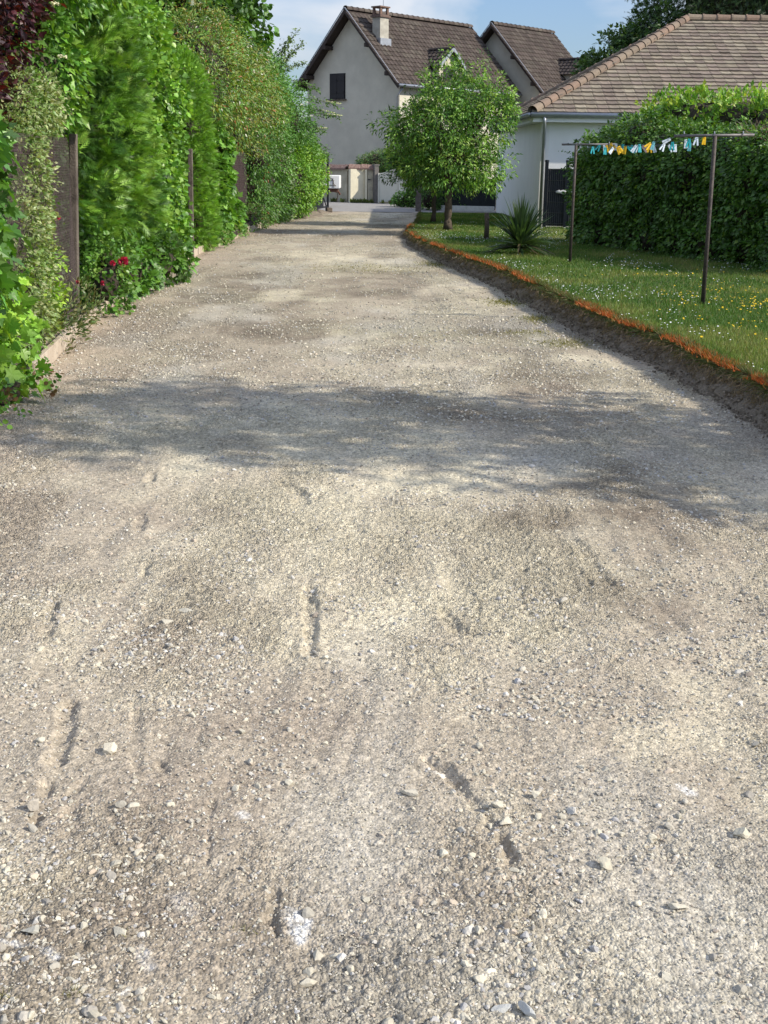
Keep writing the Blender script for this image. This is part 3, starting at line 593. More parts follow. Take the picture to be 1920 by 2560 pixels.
# ------------------------------------------------------------------ road, road wall, gates
def poly_sheet(name, pts, z, mat):
    mb = MB(); mb.poly([(a, b, z) for a, b in pts]); return tag(mb.build(name, mat), kind='structure')
poly_sheet('road', [(-40, 80), (-40, 74), (-7.5, 45.6), (-2.2, 43.35), (1.3, 43.35), (1.6, 42.6), (40, 12), (46, 20), (6, 47.5), (1.5, 51.6), (-.4, 52.2), (-1.6, 52.8), (-7, 58.5), (-30, 80)], .0, m_asph)
def wall_seg(mb, a, b, h, t=.2, z0=-.05):
    a = Vector((a[0], a[1], (h + z0) / 2)); b = Vector((b[0], b[1], (h + z0) / 2)); mb.beam(a, b, t, h - z0)
def coping(mb, a, b, z, w=.42, t=.10, step=.22):
    a = Vector(a); b = Vector(b); d = (b - a); L_ = d.length; d.normalize(); k = int(L_ / step)
    for i in range(k):
        p = a + d * (i * L_ / k); q = a + d * ((i + .97) * L_ / k); zz = z + .012 * random.uniform(-1, 1); nrm_ = Vector((-d.y, d.x))
        ridge0 = (p.x, p.y, zz + t * 1.7); ridge1 = (q.x, q.y, zz + t * 1.6)
        for sgn in (-1, 1):
            e0 = p + nrm_ * sgn * w / 2; e1 = q + nrm_ * sgn * w / 2
            mb.poly([ridge0, ridge1, (e1.x, e1.y, zz + .02), (e0.x, e0.y, zz + .02)]); mb.poly([(e0.x, e0.y, zz + .02), (e1.x, e1.y, zz + .02), (e1.x, e1.y, zz - .05), (e0.x, e0.y, zz - .05)])
        mb.poly([(p.x - nrm_.x * w / 2, p.y - nrm_.y * w / 2, zz), ridge0, (p.x + nrm_.x * w / 2, p.y + nrm_.y * w / 2, zz)])
root = empty('boundary_wall', (-1.6, 52.7, 0), 'low cream rendered wall with crumbling red tile coping across the road', 'wall')
def off(pts, z=0): return pts
wo_ = (-1.6, 52.7, 0)
mb = MB(); wall_seg(mb, (-9, 60.6), (-1.66, 52.75), 1.36, .22); mb.build('wall_panel', M('shaded_cream_wall', (.27, .25, .18), .95, .2, 1.6, .2, 60, col2=(.50, .465, .36)), root, world_off=wo_)  # left stretch: its shade is put into a darker cream
mb = MB(); wall_seg(mb, (-1.62, 52.46), (-.98, 52.70), 1.37, .26); mb.build('wall_panel', m_cream, root, world_off=wo_)
mb = MB(); wall_seg(mb, (-.97, 52.60), (-.88, 52.60), 1.37, .34); mb.build('pilaster', m_cream, root, world_off=wo_)
mb = MB(); wall_seg(mb, (-.89, 52.58), (-.62, 52.68), 1.37, .26); mb.build('wall_panel', M('grey_mottled_cream', (.30, .28, .23), .95, .2, 5, .3, 60, col2=(.58, .53, .38)), root, world_off=wo_)  # mottled between grey and cream
mb = MB(); coping(mb, (-9, 60.6), (-1.66, 52.75), 1.38); coping(mb, (-1.66, 52.65), (-.6, 52.62), 1.40); mb.build('tile_coping', m_coping, root, world_off=wo_)
mb = MB(); mb.box((-.80, 52.46, .95), (.06, .015, .018)); mb.build('letter_slot', m_anth, root, world_off=wo_)
mb = MB(); mb.box((-.52, 52.45, .74), (.09, .16, .78), .3); mb.box((-.52, 52.45, 1.545), (.11, .18, .03), .3); o = mb.build('gate_pillar', M('grey_cement_pillar', (.15, .14, .13), .95, .2, 8, .4, 60)); o.location = (0, 0, 0); tag(o, 'grey cement gate pillar between cream wall and white garden gate', 'pillar')
# white garden gate with a curved top
groot = empty('garden_gate', (-.38, 52.3, 0), 'closed cream-white garden gate with curved top rising to the right', 'gate')
mb = MB(); A_ = Vector((0, 0)); B_ = Vector((.80, -.62)); K = 14; th = .04
dirg = (B_ - A_).normalized(); nn = Vector((-dirg.y, dirg.x)); pts = []
tops = [1.17 + .20 * (3 * (i / K) ** 2 - 2 * (i / K) ** 3) for i in range(K + 1)]
for i in range(K):
    p = A_ + (B_ - A_) * i / K; q = A_ + (B_ - A_) * (i + .94) / K
    for s_ in (1,):
        a0 = p - nn * th / 2; a1 = q - nn * th / 2; b0 = p + nn * th / 2; b1 = q + nn * th / 2
        z0 = .06; za, zb = tops[i], tops[i + 1]
        mb.poly([(a0.x, a0.y, z0), (a1.x, a1.y, z0), (a1.x, a1.y, zb), (a0.x, a0.y, za)]); mb.poly([(b0.x, b0.y, z0), (b1.x, b1.y, z0), (b1.x, b1.y, zb), (b0.x, b0.y, za)])
        mb.poly([(a0.x, a0.y, za), (a1.x, a1.y, zb), (b1.x, b1.y, zb), (b0.x, b0.y, za)]); mb.poly([(a0.x, a0.y, z0), (a0.x, a0.y, za), (b0.x, b0.y, za), (b0.x, b0.y, z0)])
        mb.poly([(a1.x, a1.y, z0), (a1.x, a1.y, zb), (b1.x, b1.y, zb), (b1.x, b1.y, z0)])
m_gatep = M('cream_gate_paint', (.60, .59, .51), .55, .05, 3)
mb.build('gate_leaf', m_gatep, groot)
mb = MB(); mb.tube([(*(A_ + (B_ - A_) * i / K), tops[i] + .015) for i in range(K + 1)], .032, 8); mb.build('curved_top_rail', m_gatep, groot, smooth=True)
mb = MB(); mb.box((-.01, -.03, .62), (.035, .035, .60)); mb.build('hinge_post', m_gatep, groot, bevel=.006)
mb = MB(); mb.tube([(.70, -.60, .83), (.62, -.60, .83)], .013, 6); mb.tube([(.70, -.60, .83), (.72, -.54, .83)], .013, 6); mb.build('gate_handle', m_anth, groot, smooth=True)
w2 = empty('boundary_wall', (.45, 51.6, 0), 'cream wall with short red tile cap to the right of the white garden gate', 'wall')
mb = MB(); mb.box((.62, 51.5, .66), (.13, .13, .70), -.65); wall_seg(mb, (.74, 51.40), (7.5, 46.2), 1.1, .2); mb.build('wall_panel', m_gatep, w2, world_off=(.45, 51.6, 0))
mb = MB(); coping(mb, (.42, 51.62), (.86, 51.30), 1.38, .40); mb.build('tile_coping', m_coping, w2, world_off=(.45, 51.6, 0))
# white trailer standing on the road behind the gate post
tr = empty('trailer', (-2.35, 47.6, 0), 'white panelled trailer rear showing past the black gate post', 'trailer')
mb = MB(); mb.box((-.75, 0, .93), (1.28, .62, .24)); mb.build('trailer_body', m_wpaint, tr, bevel=.03)
mb = MB()
for z_ in (.80, .98): mb.box((-.78, -.628, z_), (1.1, .004, .008))
for x_ in (.17, -.30, -.75, -1.2): mb.box((x_ + .1, -.628, .9), (.010, .005, .17))
mb.tube([(.10, -.635, 1.12), (.27, -.64, 1.02), (.30, -.64, .85), (.38, -.64, .78)], .014, 6)
mb.build('panel_seams', m_iron, tr)
mb = MB(); mb.box((-.05, -.2, 1.22), (.18, .25, .08)); mb.build('brown_box', M('rust_brown', (.22, .12, .08), .8, .2, 10), tr)
mb = MB(); mb.box((-.5, -.05, .62), (.95, .45, .06)); mb.tube([(.3, 0, .58), (.46, 0, .55), (.52, 0, .45)], .04, 8); mb.build('chassis', M('rusty_chassis', (.10, .05, .035), .8, .3, 14), tr)
for sy in (-.5, .5):
    mb = MB(); mb.tube([(-.75, sy - .09, .33), (-.75, sy + .09, .33)], .33, 20); wl_ = mb.build('wheel', M('tyre', (.02, .02, .02), .9), tr, smooth=False)
    mb = MB(); mb.tube([(-.75, sy - .1, .33), (-.75, sy + .1, .33)], .18, 16); mb.build('rim', m_zinc, wl_)
mb = MB(); mb.tube([(.42, -.3, .62), (.44, -.3, .4), (.40, -.3, .2)], .02, 6); mb.build('prop_stand', m_iron, tr)

# entrance gate posts
e = empty('driveway_gate', (-2.07, 42.75, 0), 'open black sheet-metal driveway gate folded back against the left hedge', 'gate')
mb = MB(); mb.box((0, 0, .97), (.035, .035, .97)); mb.build('gate_post', m_anth, e, bevel=.005)
mb = MB(); mb.box((-.30, -.02 - 1.05 + .03, .93), (.012, 1.15, .80), -.12); mb.build('gate_panel', m_anth, e)
mb = MB(); mb.beam((-.02, -.06, .18), (-.42, -2.1, .18), .04, .05); mb.beam((-.02, -.06, 1.76), (-.42, -2.1, 1.76), .04, .05); mb.beam((-.05, -.1, .2), (-.42, -2.1, 1.7), .03, .04); mb.build('gate_frame', m_anth, e)
mb = MB(); mb.box((.04, -.08, .06), (.10, .12, .09), .3); mb.build('post_footing', m_conc, e, bevel=.02)
mb = MB(); mb.box((1.09, 44.2, .60), (.10, .10, .62)); mb.box((1.09, 44.2, 1.24), (.085, .085, .03)); o = mb.build('gate_post', M('weathered_post', (.13, .11, .10), .9, .3, 14, .5), bevel=.012); tag(o, 'square weathered gate post at the right side of the drive entrance', 'post')

# ------------------------------------------------------------------ roofs
def tiles(name, O, U, V, inside, umax, vmax, umin=0, tw=.30, th=.32, cols=None, parent=None, seed=0, thick=.035, roll=.022):
    """overlapping tiles laid course by course over a roof slope"""
    r = np.random.RandomState(seed); O = np.array(O, float); U = np.array(U, float); V = np.array(V, float); Nn = np.cross(U, V); Nn /= np.linalg.norm(Nn)
    if Nn[2] < 0: Nn = -Nn
    us = []; vs = []
    for j, v in enumerate(np.arange(0, vmax, th)):
        for u in np.arange(umin, umax, tw):
            if inside(u + tw / 2, v + th / 2): us.append(u + r.normal() * .003); vs.append(v)
    us = np.array(us); vs = np.array(vs); n = len(us)
    pu = np.array([0, .12, .3, .5, .72, .88, .99]) * tw; ph = np.array([.2, 1, .35, .1, .35, 1, .2]) * roll
    k = len(pu); top = []; 
    tl = r.normal(size=n) * .004
    low = O + us[:, None, None] * U + pu[None, :, None] * U + vs[:, None, None] * V + (thick + ph[None, :, None] + tl[:, None, None]) * Nn
    up = O + us[:, None, None] * U + pu[None, :, None] * U + (vs[:, None, None] + th * 1.03) * V + (ph[None, :, None] * .9 + .003) * Nn
    fr = low - Nn * thick * 1.0
    VV = np.concatenate([low, up, fr], 1); q = []
    for i in range(k - 1): q.append([i, i + 1, k + i + 1, k + i]); q.append([2 * k + i, 2 * k + i + 1, i + 1, i])
    q = np.array(q); F_ = q[None] + (np.arange(n) * 3 * k)[:, None, None]
    c = np.array(cols); cc = c[r.randint(0, len(c), n)] * r.uniform(.82, 1.18, (n, 1))
    me = np_mesh(name, VV.reshape(-1, 3), F_.reshape(-1), 4, np.repeat(cc, 3 * k, axis=0))
    return link(name, me, m_tile, parent)
def ridge_caps(name, a, b, rad, ln, cols, parent, seed=0, lift=.02):
    a = np.array(a, float); b = np.array(b, float); L_ = np.linalg.norm(b - a); d = (b - a) / L_; n = int(L_ / ln); r = np.random.RandomState(seed)
    side = np.cross(d, [0, 0, 1]); side /= np.linalg.norm(side); upv = np.cross(side, d); K = 8; V_ = []; F_ = []; C_ = []
    for i in range(n):
        c = np.array(cols[r.randint(len(cols))]) * r.uniform(.85, 1.15)
        for e_, rr_ in ((i * L_ / n, rad * 1.10), ((i + .12) * L_ / n, rad * 1.12), ((i + .14) * L_ / n, rad), ((i + 1.04) * L_ / n, rad * .92)):
            for j in range(K):
                t = math.pi * (j / (K - 1)) * 1.1 - .05 * math.pi; V_.append(a + d * e_ + side * math.cos(t) * rr_ + upv * (math.sin(t) * rr_ + lift)); C_.append(c)
        b0 = i * 4 * K
        for s_ in range(3):
            for j in range(K - 1): F_.append([b0 + s_ * K + j, b0 + s_ * K + j + 1, b0 + (s_ + 1) * K + j + 1, b0 + (s_ + 1) * K + j])
    return link(name, np_mesh(name, np.array(V_), np.array(F_).reshape(-1), 4, np.array(C_), False), m_tile, parent)

BR = [(.085, .068, .058), (.08, .063, .055), (.095, .077, .066), (.072, .058, .05), (.10, .085, .07)]
def house(name, label, loc, rz, zr, hw, L_, z_e, winspec=None, chim=False, dormer=None, seed=0, pipe=False):
    """gabled house: local x across the gable, local y along the ridge (away), zr ridge height, hw half width to the eave"""
    root = empty(name, loc, label, 'house', 'twin gabled houses beyond the road', rz)
    pitch = math.atan2(zr - z_e, hw); wl_ = hw - .35; ze = zr - wl_ * math.tan(pitch) - .16
    mb = MB(); mb.prism([(-wl_, -.3), (wl_, -.3), (wl_, ze), (0, zr - .18), (-wl_, ze)], .5, L_ - .4); wall = mb.build('wall', m_render, root)
    cp, sp_ = math.cos(pitch), math.sin(pitch); sl = hw / cp
    tiles('roof_slope', (hw, L_, zr - hw * math.tan(pitch)), (0, -1, 0), (-cp, 0, sp_), lambda u, v: v < sl - .1, L_ - .01, sl - .1, cols=BR, parent=root, seed=seed, tw=.28, th=.30, thick=.035, roll=.045)
    tiles('roof_slope', (-hw, 0, zr - hw * math.tan(pitch)), (0, 1, 0), (cp, 0, sp_), lambda u, v: v < sl - .1, L_ - .01, sl - .1, cols=BR, parent=root, seed=seed + 1, tw=.28, th=.30, thick=.035, roll=.045)
    mb = MB()
    for s_ in (-1, 1):
        mb.prism([(0, zr - .02), (s_ * hw, zr - .02 - hw * math.tan(pitch)), (s_ * hw, zr - .12 - hw * math.tan(pitch)), (0, zr - .12)], .03, L_ - .03)
    mb.build('roof_boards', m_darkwood, root)
    ridge_caps('ridge_tiles', (0, 0, zr - .02), (0, L_, zr - .02), .14, .40, BR, root, seed)
    for s_ in (-1, 1):
        mb = MB(); mb.prism([(0, zr + .03), (s_ * hw, zr + .03 - hw * math.tan(pitch)), (s_ * hw, zr - .20 - hw * math.tan(pitch)), (0, zr - .20)], -.04, .028); mb.build('verge_board', m_darkwood, root)
        mb = MB(); mb.beam((s_ * .02, -.055, zr + .06), (s_ * (hw + .03), -.055, zr + .06 - (hw + .03) * math.tan(pitch)), .035, .035); mb.build('verge_flashing', m_zinc, root)
        mb = MB(); mb.prism([(0, zr + .03), (s_ * hw, zr + .03 - hw * math.tan(pitch)), (s_ * hw, zr - .18 - hw * math.tan(pitch)), (0, zr - .18)], L_, L_ + .03); mb.build('verge_board', m_darkwood, root)
        for f_ in (.40, .78):
            x_ = s_ * hw * f_; z_ = zr - hw * f_ * math.tan(pitch) - .27
            mb = MB(); mb.box((x_, .24, z_), (.09, .30, .09)); mb.build('purlin_end', m_darkwood, root, bevel=.02)
    if winspec:
        x0, x1, z0, z1 = winspec; win = MB().box(((x0 + x1) / 2, .52, (z0 + z1) / 2), ((x1 - x0) / 2 + .04, .03, (z1 - z0) / 2 + .04)).build('window', m_shutter, root)
        for a_, b_ in ((x0, (x0 + x1) / 2 - .008), ((x0 + x1) / 2 + .008, x1)):
            mb = MB(); mb.box(((a_ + b_) / 2, .465, (z0 + z1) / 2), ((b_ - a_) / 2, .018, (z1 - z0) / 2))
            for zz in (.25, .75): mb.box(((a_ + b_) / 2, .44, z0 + (z1 - z0) * zz), ((b_ - a_) / 2 - .02, .012, .04))
            mb.build('shutter', m_shutter, win)
        mb = MB(); mb.box(((x0 + x1) / 2, .43, z0 - .06), ((x1 - x0) / 2 + .12, .09, .03)); mb.build('sill', m_conc, win, bevel=.008)
    if chim:
        x_, y_ = 1.28, 1.05; ch = MB(); ch.box((x_, y_, 7.43), (.24, .30, .66)); cho = ch.build('chimney', M('stained_chimney_render', (.26, .245, .21), .95, .2, 2.2, .3, 60, col2=(.50, .48, .41)), root)
        mb = MB(); mb.box((x_, y_, 8.13), (.31, .37, .04)); mb.box((x_, y_, 8.19), (.26, .32, .02)); mb.build('chimney_slab', M('red_clay', (.13, .09, .075), .9, .3, 10), cho)
        mb = MB()
        for a_ in (-1, 1):
            for b_ in (-1, 1): mb.box((x_ + a_ * .20, y_ + b_ * .24, 8.36), (.045, .055, .15))
        mb.box((x_, y_, 8.54), (.29, .35, .03)); mb.build('brick_cowl', M('red_clay_cowl', (.17, .11, .085), .9, .3, 10), cho)
        mb = MB(); mb.tube([(x_ - .02, y_ + .2, 8.5), (x_ - .02, y_ + .2, 10.4)], .015, 6); mb.build('aerial_mast', m_zinc, cho)
        mb = MB(); mb.box((x_ + .02, y_, 6.98), (.32, .38, .20)); mb.build('lead_flashing', m_zinc, cho)
    if dormer:
        y0, xr, zt = dormer  # dormer: ridge along local x pointing out of the right slope
        hwd = .95; zt_e = zt - hwd * .85; xin = zr; rootx0 = (zr - zt) / math.tan(pitch); dr = bpy.data.objects.new('dormer', None)
        mbw = MB(); xw = xr - .25
        zb = zr - xw * math.tan(pitch) - .1
        mbw.v = []; n_ = 0
        pr = [(y0 - .75, zb), (y0 + .75, zb), (y0 + .75, zt_e + .05), (y0, zt - .12), (y0 - .75, zt_e + .05)]
        mbw.v = [(xw, a_, b_) for a_, b_ in pr] + [(rootx0, a_, b_ if i_ > 1 else zt_e) for i_, (a_, b_) in enumerate(pr)]
        mbw.f = [(0, 1, 2, 3, 4)] + [(i_, (i_ + 1) % 5, 5 + (i_ + 1) % 5, 5 + i_) for i_ in range(5)]
        do = mbw.build('dormer', M('dormer_render', (.50, .46, .38), .9, .1, 3), root)
        sl2 = math.hypot(hwd, hwd * .85); c2 = hwd / sl2; s2 = hwd * .85 / sl2; xi = rootx0 + .0
        x_in = lambda v: (zr - (zt_e + v * s2)) / math.tan(pitch) + .05
        dk = [(.06, .05, .047), (.075, .062, .055), (.05, .042, .04)]
        tiles('dormer_roof', (xr, y0 + hwd, zt_e), (-1, 0, 0), (0, -c2, s2), lambda u, v: v < sl2 and xr - u > x_in(v) - .25, xr, sl2 - .02, cols=dk, parent=do, seed=seed + 5, tw=.24, th=.25, roll=.045)
        tiles('dormer_roof', (xr, y0 - hwd, zt_e), (-1, 0, 0), (0, c2, s2), lambda u, v: v < sl2 and xr - u > x_in(v) - .25, xr, sl2 - .02, cols=dk, parent=do, seed=seed + 6, tw=.24, th=.25, roll=.045)
        mb = MB()
        for s_ in (-1, 1): mb.beam((xr + .02, y0, zt + .02), (xr + .02, y0 + s_ * (hwd + .03), zt_e), .03, .14, up=(0, 0, 1))
        mb.build('dormer_verge', m_zinc, do)
        mb = MB()
        for s_ in (-1, 1): mb.beam((xr - .22, y0 + s_ * .02, zt - .06), (xr - .22, y0 + s_ * (hwd - .02), zt_e - .06), .42, .05)
        mb.build('dormer_soffit', m_darkwood, do)
        mb = MB(); mb.box((xw + .02, y0, zt_e - .35), (.02, .42, .42)); wv = mb.build('dormer_window', m_shutter, do)
        ridge_caps('dormer_ridge', (rootx0 + .1, y0, zt + .01), (xr, y0, zt + .01), .10, .35, dk, do, seed)
    if pipe:
        mb = MB(); mb.tube([(wl_ - .05, .42, 0), (wl_ - .05, .42, z_e - .5), (wl_ + .25, .42, z_e - .15)], .05, 8); mb.build('downpipe', m_zinc, root, smooth=True)
    mb = MB(); mb.tube([(hw + .05, 0, z_e - .05), (hw + .05, L_, z_e - .05)], .07, 8); mb.build('gutter', m_zinc, root, smooth=True)
    return root
RZ = R(-41)
house('house', 'grey rendered gabled house with square chimney and dark shuttered gable window', (-2.09, 60, 0), RZ, 8.46, 3.32, 9.65, 5.08, winspec=(-1.42, -.47, 4.56, 5.66), chim=True, dormer=(4.2, 3.15, 6.85), seed=1, pipe=True)
gx, gy_ = math.cos(RZ), math.sin(RZ); dx_, dy_ = -math.sin(RZ), math.cos(RZ)
s0, t0 = 1.25, 9.75
house('house', 'grey gabled house farther right, its gable rising behind the first roof', (-2.09 + gx * s0 + dx_ * t0, 60 + gy_ * s0 + dy_ * t0, 0), RZ, 8.56, 3.45, 5.7, 5.05, dormer=(3.9, 3.9, 6.95), seed=9)

# white single-storey garage with hipped tile roof
def garage():
    X0, Y0, Y1, X1 = 3.89, 32.05, 44.5, 22.0
    root = empty('garage', (X0, Y0, 0), 'white single-storey building with hipped brown tile roof behind the hedge', 'building')
    mb = MB(); mb.box(((X1 - X0) / 2, (Y1 - Y0) / 2, 1.36), ((X1 - X0) / 2, (Y1 - Y0) / 2, 1.50)); mb.build('wall', m_white, root)
    ov = .30; ze = 2.93; ax, ay = X0 - ov, Y0 - ov; pk = (8.81, 38.25, 5.84)
    # slopes
    tan = [(.215, .182, .14), (.235, .2, .15), (.20, .168, .133), (.21, .17, .137), (.195, .158, .13), (.25, .218, .165)]
    vf = np.array([0, pk[1] - ay, pk[2] - ze]); lf = np.linalg.norm(vf); vf /= lf; k1 = (pk[0] - ax) / lf
    tiles('roof_slope', (ax - X0, ay - Y0, ze), (1, 0, 0), vf, lambda u, v: u > v * k1 - .05, X1 - ax + .5, lf - .05, cols=tan, parent=root, seed=3, tw=.28, th=.27, thick=.04, roll=.008)
    vl = np.array([pk[0] - ax, 0, pk[2] - ze]); ll = np.linalg.norm(vl); vl /= ll; k2 = (pk[1] - ay) / ll; YB = Y1 + ov
    dk = [(.10, .085, .075), (.12, .10, .085), (.085, .07, .065)]
    tiles('roof_slope', (ax - X0, YB - Y0, ze), (0, -1, 0), vl, lambda u, v: u > v * k2 * ((YB - pk[1]) / (pk[1] - ay)) - .05 and (YB - ay) - u > v * k2 - .05, YB - ay, ll - .05, cols=tan, parent=root, seed=4, tw=.30, th=.325, thick=.05, roll=.03)
    mb = MB(); a = (ax - X0, ay - Y0, ze - .01); b = (X1 - X0 + .5, ay - Y0, ze - .01); p = (pk[0] - X0, pk[1] - Y0, pk[2] - .01); q = (X1 - X0 + .5, pk[1] - Y0, pk[2] - .01); d = (ax - X0, YB - Y0, ze - .01); e_ = (X1 - X0 + .5, YB - Y0, ze - .01)
    mb.poly([a, b, q, p]); mb.poly([a, p, d]); mb.poly([d, p, q, e_]); mb.poly([b, e_, q]); mb.build('roof_deck', m_darkwood, root)
    rc = [(.19, .145, .11), (.175, .13, .10), (.20, .16, .12), (.21, .148, .11)]
    ridge_caps('hip_tiles', (ax - X0 + .02, ay - Y0 + .02, ze + .04), (pk[0] - X0, pk[1] - Y0, pk[2] + .03), .13, .36, rc, root, 4, .0)
    ridge_caps('hip_tiles', (ax - X0 + .02, YB - Y0, ze + .04), (pk[0] - X0, pk[1] - Y0, pk[2] + .03), .13, .36, rc, root, 5, .0)
    ridge_caps('ridge_tiles', (pk[0] - X0, pk[1] - Y0, pk[2] + .02), (X1 - X0 + .5, pk[1] - Y0, pk[2] + .02), .14, .42, rc, root, 6, .0)
    mb = MB(); mb.box(((X1 - X0 + .5) / 2 - .14, -.17, 2.80), ((X1 - X0 + .5) / 2 + .12, .14, .085)); mb.box((-.15, (Y1 - Y0) / 2 + .1, 2.80), (.13, (Y1 - Y0) / 2 + .2, .083)); mb.build('soffit', m_white, root)
    mb = MB(); mb.tube([(-.32, -.36, 2.88), (X1 - X0, -.36, 2.88)], .065, 10); mb.build('gutter', m_zinc, root, smooth=True)
    mb = MB(); mb.tube([(-.36, -.3, 2.88), (-.36, Y1 - Y0 + .2, 2.88)], .06, 10); mb.build('gutter', m_zinc, root, smooth=True)
    mb = MB(); mb.tube([(.02, -.36, 2.85), (.02, -.36, 2.68), (.06, -.10, 2.45), (.06, -.08, .1)], .045, 10); mb.build('downpipe', m_zinc, root, smooth=True)
    mb = MB(); mb.box((.10, -.004, 1.4), (.10, .012, 1.3)); mb.build('corner_strip', m_wpaint, root)
garage()

# slatted metal fences by the garage
def slat_fence(label, x0, y0, x1, y1, z0, h, posts, seed=0, clips=True):
    root = empty('metal_fence', (x0, y0, z0), label, 'fence', 'dark slatted metal fences'); a = Vector((0, 0)); b = Vector((x1 - x0, y1 - y0)); L_ = b.length; d = b.normalized()
    for p in posts:
        q = d * p; mb = MB(); mb.box((q.x, q.y, h / 2), (.045, .045, h / 2), math.atan2(d.y, d.x)); mb.tube([(q.x, q.y, h), (q.x, q.y, h + .05)], .055, 10); mb.build('fence_post', m_anth, root)
    mb = MB(); k = int(L_ / .05); nv_ = Vector((-d.y, d.x))
    for i in range(k + 1):
        q = d * (i * L_ / k); mb.tube([(q.x, q.y, .02), (q.x, q.y, h - .16)], .004, 4)
    for z_ in np.linspace(.08, h - .18, 6): mb.tube([(0, 0, z_), (b.x, b.y, z_)], .006, 4)
    mb.build('wire_mesh', M('grey_wire', (.10, .10, .10), .5, .1, 5, metal=.5), root)
    mb = MB(); off_ = nv_ * .03; mb.beam((off_.x, off_.y, h / 2 - .07), (b.x + off_.x, b.y + off_.y, h / 2 - .07), .012, h - .18); mb.build('privacy_slats', m_anth, root)
    if clips:
        for z_ in (h * .62, h * .78):
            for f_ in (.5, .95): mb = MB(); q = d * (L_ * f_); mb.box((q.x, q.y - .03, z_), (.13, .004, .006)); mb.build('metal_clip', m_wpaint, root)
    return root, d, L_
slat_fence('dark slatted metal fence with black posts in front of the white garage wall', 3.98, 31.35, 6.3, 31.0, .17, 1.58, [0, .52, 1.6])
slat_fence('dark slatted metal fence running left from the far corner of the white garage', 3.86, 44.9, 1.9, 45.6, .05, 1.25, [0, .55, 1.2, 1.9], clips=False)
for i_, (x_, lab) in enumerate([(4.33, 'left white plastic tie wrapped on the slatted fence'), (4.66, 'right white plastic tie wrapped on the slatted fence beside the hedge')]):
    mb = MB(); mb.v = []; 
    mb.tube([(-.12, 0, .0), (-.03, -.01, .01), (.0, -.02, 0), (.04, -.02, .0), (.13, -.02, 0), (.15, -.01, 0)], [.03, .05, .035, .055, .065, .05], 8); o = mb.build('plastic_tie', M('grey_white_plastic', (.50, .50, .50), .5, .2, 10), smooth=True); o.location = (x_, 31.20, 1.03); o.scale = (.9, .4, .9); tag(o, lab, 'plastic tie')
mb = MB(); mb.box((0, 0, .08), (1.0, .10, .10), -.33); o = mb.build('kerb', M('white_kerb', (.6, .6, .58), .8), bevel=.01); o.location = (2.9, 45.1, 0); tag(o, 'low white kerb below the fence beyond the garage', 'kerb')

# ------------------------------------------------------------------ left fence: posts, mesh, reed screens, kerb
def conc_post(x, y, h, label, lean=0):
    mb = MB(); mb.box((0, 0, h / 2), (.045, .05, h / 2), 0, .88); o = mb.build('concrete_post', m_conc, bevel=.012); o.location = (x, y, 0); o.rotation_euler = (0, lean, .05); tag(o, label, 'post', 'concrete fence posts on the left'); return o
conc_post(-3.42, 13.23, 1.98, 'weathered concrete post between the wire mesh and the big feathery conifer', .05)
conc_post(-3.52, 22.0, 1.9, 'lichened concrete post standing in the dark gap left of the narrow conifer', .02)
conc_post(-3.60, 26.9, 1.9, 'brownish concrete post half hidden in climbers beyond the narrow conifer', .02)
def wire(x0, y0, x1, y1, h, label, cell=.05):
    a = np.array([x0, y0]); b = np.array([x1, y1]); L_ = np.linalg.norm(b - a); d = (b - a) / L_; mb = MB(); rd = .0016
    for s0 in np.arange(-h, L_, cell):
        for sg in (1, -1):
            u0, z0, u1, z1 = s0, 0, s0 + h, h
            if u0 < 0: z0 = -u0; u0 = 0
            if u1 > L_: z1 = h - (u1 - L_); u1 = L_
            if u1 - u0 < .02: continue
            if sg < 0: z0, z1 = h - z0, h - z1
            p = a + d * u0; q = a + d * u1; mb.tube([(p[0] - x0, p[1] - y0, z0), (q[0] - x0, q[1] - y0, z1)], rd, 3, False)
    for z_ in (.1, h * .5, h): mb.tube([(0, 0, z_), (b[0] - x0, b[1] - y0, z_)], .0022, 3, False)
    o = mb.build('wire_mesh_fence', M('rusty_wire', (.11, .085, .08), .6, .3, 20, metal=.4)); o.location = (x0, y0, .08); tag(o, label, 'fence', 'wire mesh fences on the left')
wire(-3.05, 9.6, -3.37, 13.2, 1.85, 'rusty wire mesh fence stretched left of the nearest concrete post')
wire(-3.57, 24.9, -3.58, 31.5, 1.8, 'rusty wire mesh fence beyond the narrow conifer', .08)
def screen(x0, y0, x1, y1, h, label):
    mb = MB(); rr_ = np.random.RandomState(int(y0 * 10)); a = np.array([x0, y0]); b = np.array([x1, y1]); L_ = np.linalg.norm(b - a); d = (b - a) / L_
    for s_ in np.arange(0, L_, .022):
        p = a + d * s_ + rr_.normal(size=2) * .008; hh = h * rr_.uniform(.93, 1.03); mb.tube([(p[0] - x0, p[1] - y0, 0), (p[0] - x0 + rr_.normal() * .01, p[1] - y0 + rr_.normal() * .015, hh)], [.013, .009], 4, False)
    o = mb.build('reed_screen', m_reed); o.location = (x0, y0, .05); tag(o, label, 'screen', 'brown reed screens behind the fence')
screen(-3.42, 11.7, -3.53, 13.15, 1.95, 'dark brown reed screen behind the near wire mesh')
screen(-3.66, 24.9, -3.66, 31.5, 1.75, 'rust-brown reed screen behind the far wire mesh')
root = empty('fence_kerb', (-3.1, 12, 0), 'pinkish concrete kerb slabs at the foot of the left fence', 'kerb')
ys = [9.7, 11.6, 13.1, 15.0, 17.0, 19.0, 21.0, 23.0, 25.5, 28, 30.5, 33, 35.5]
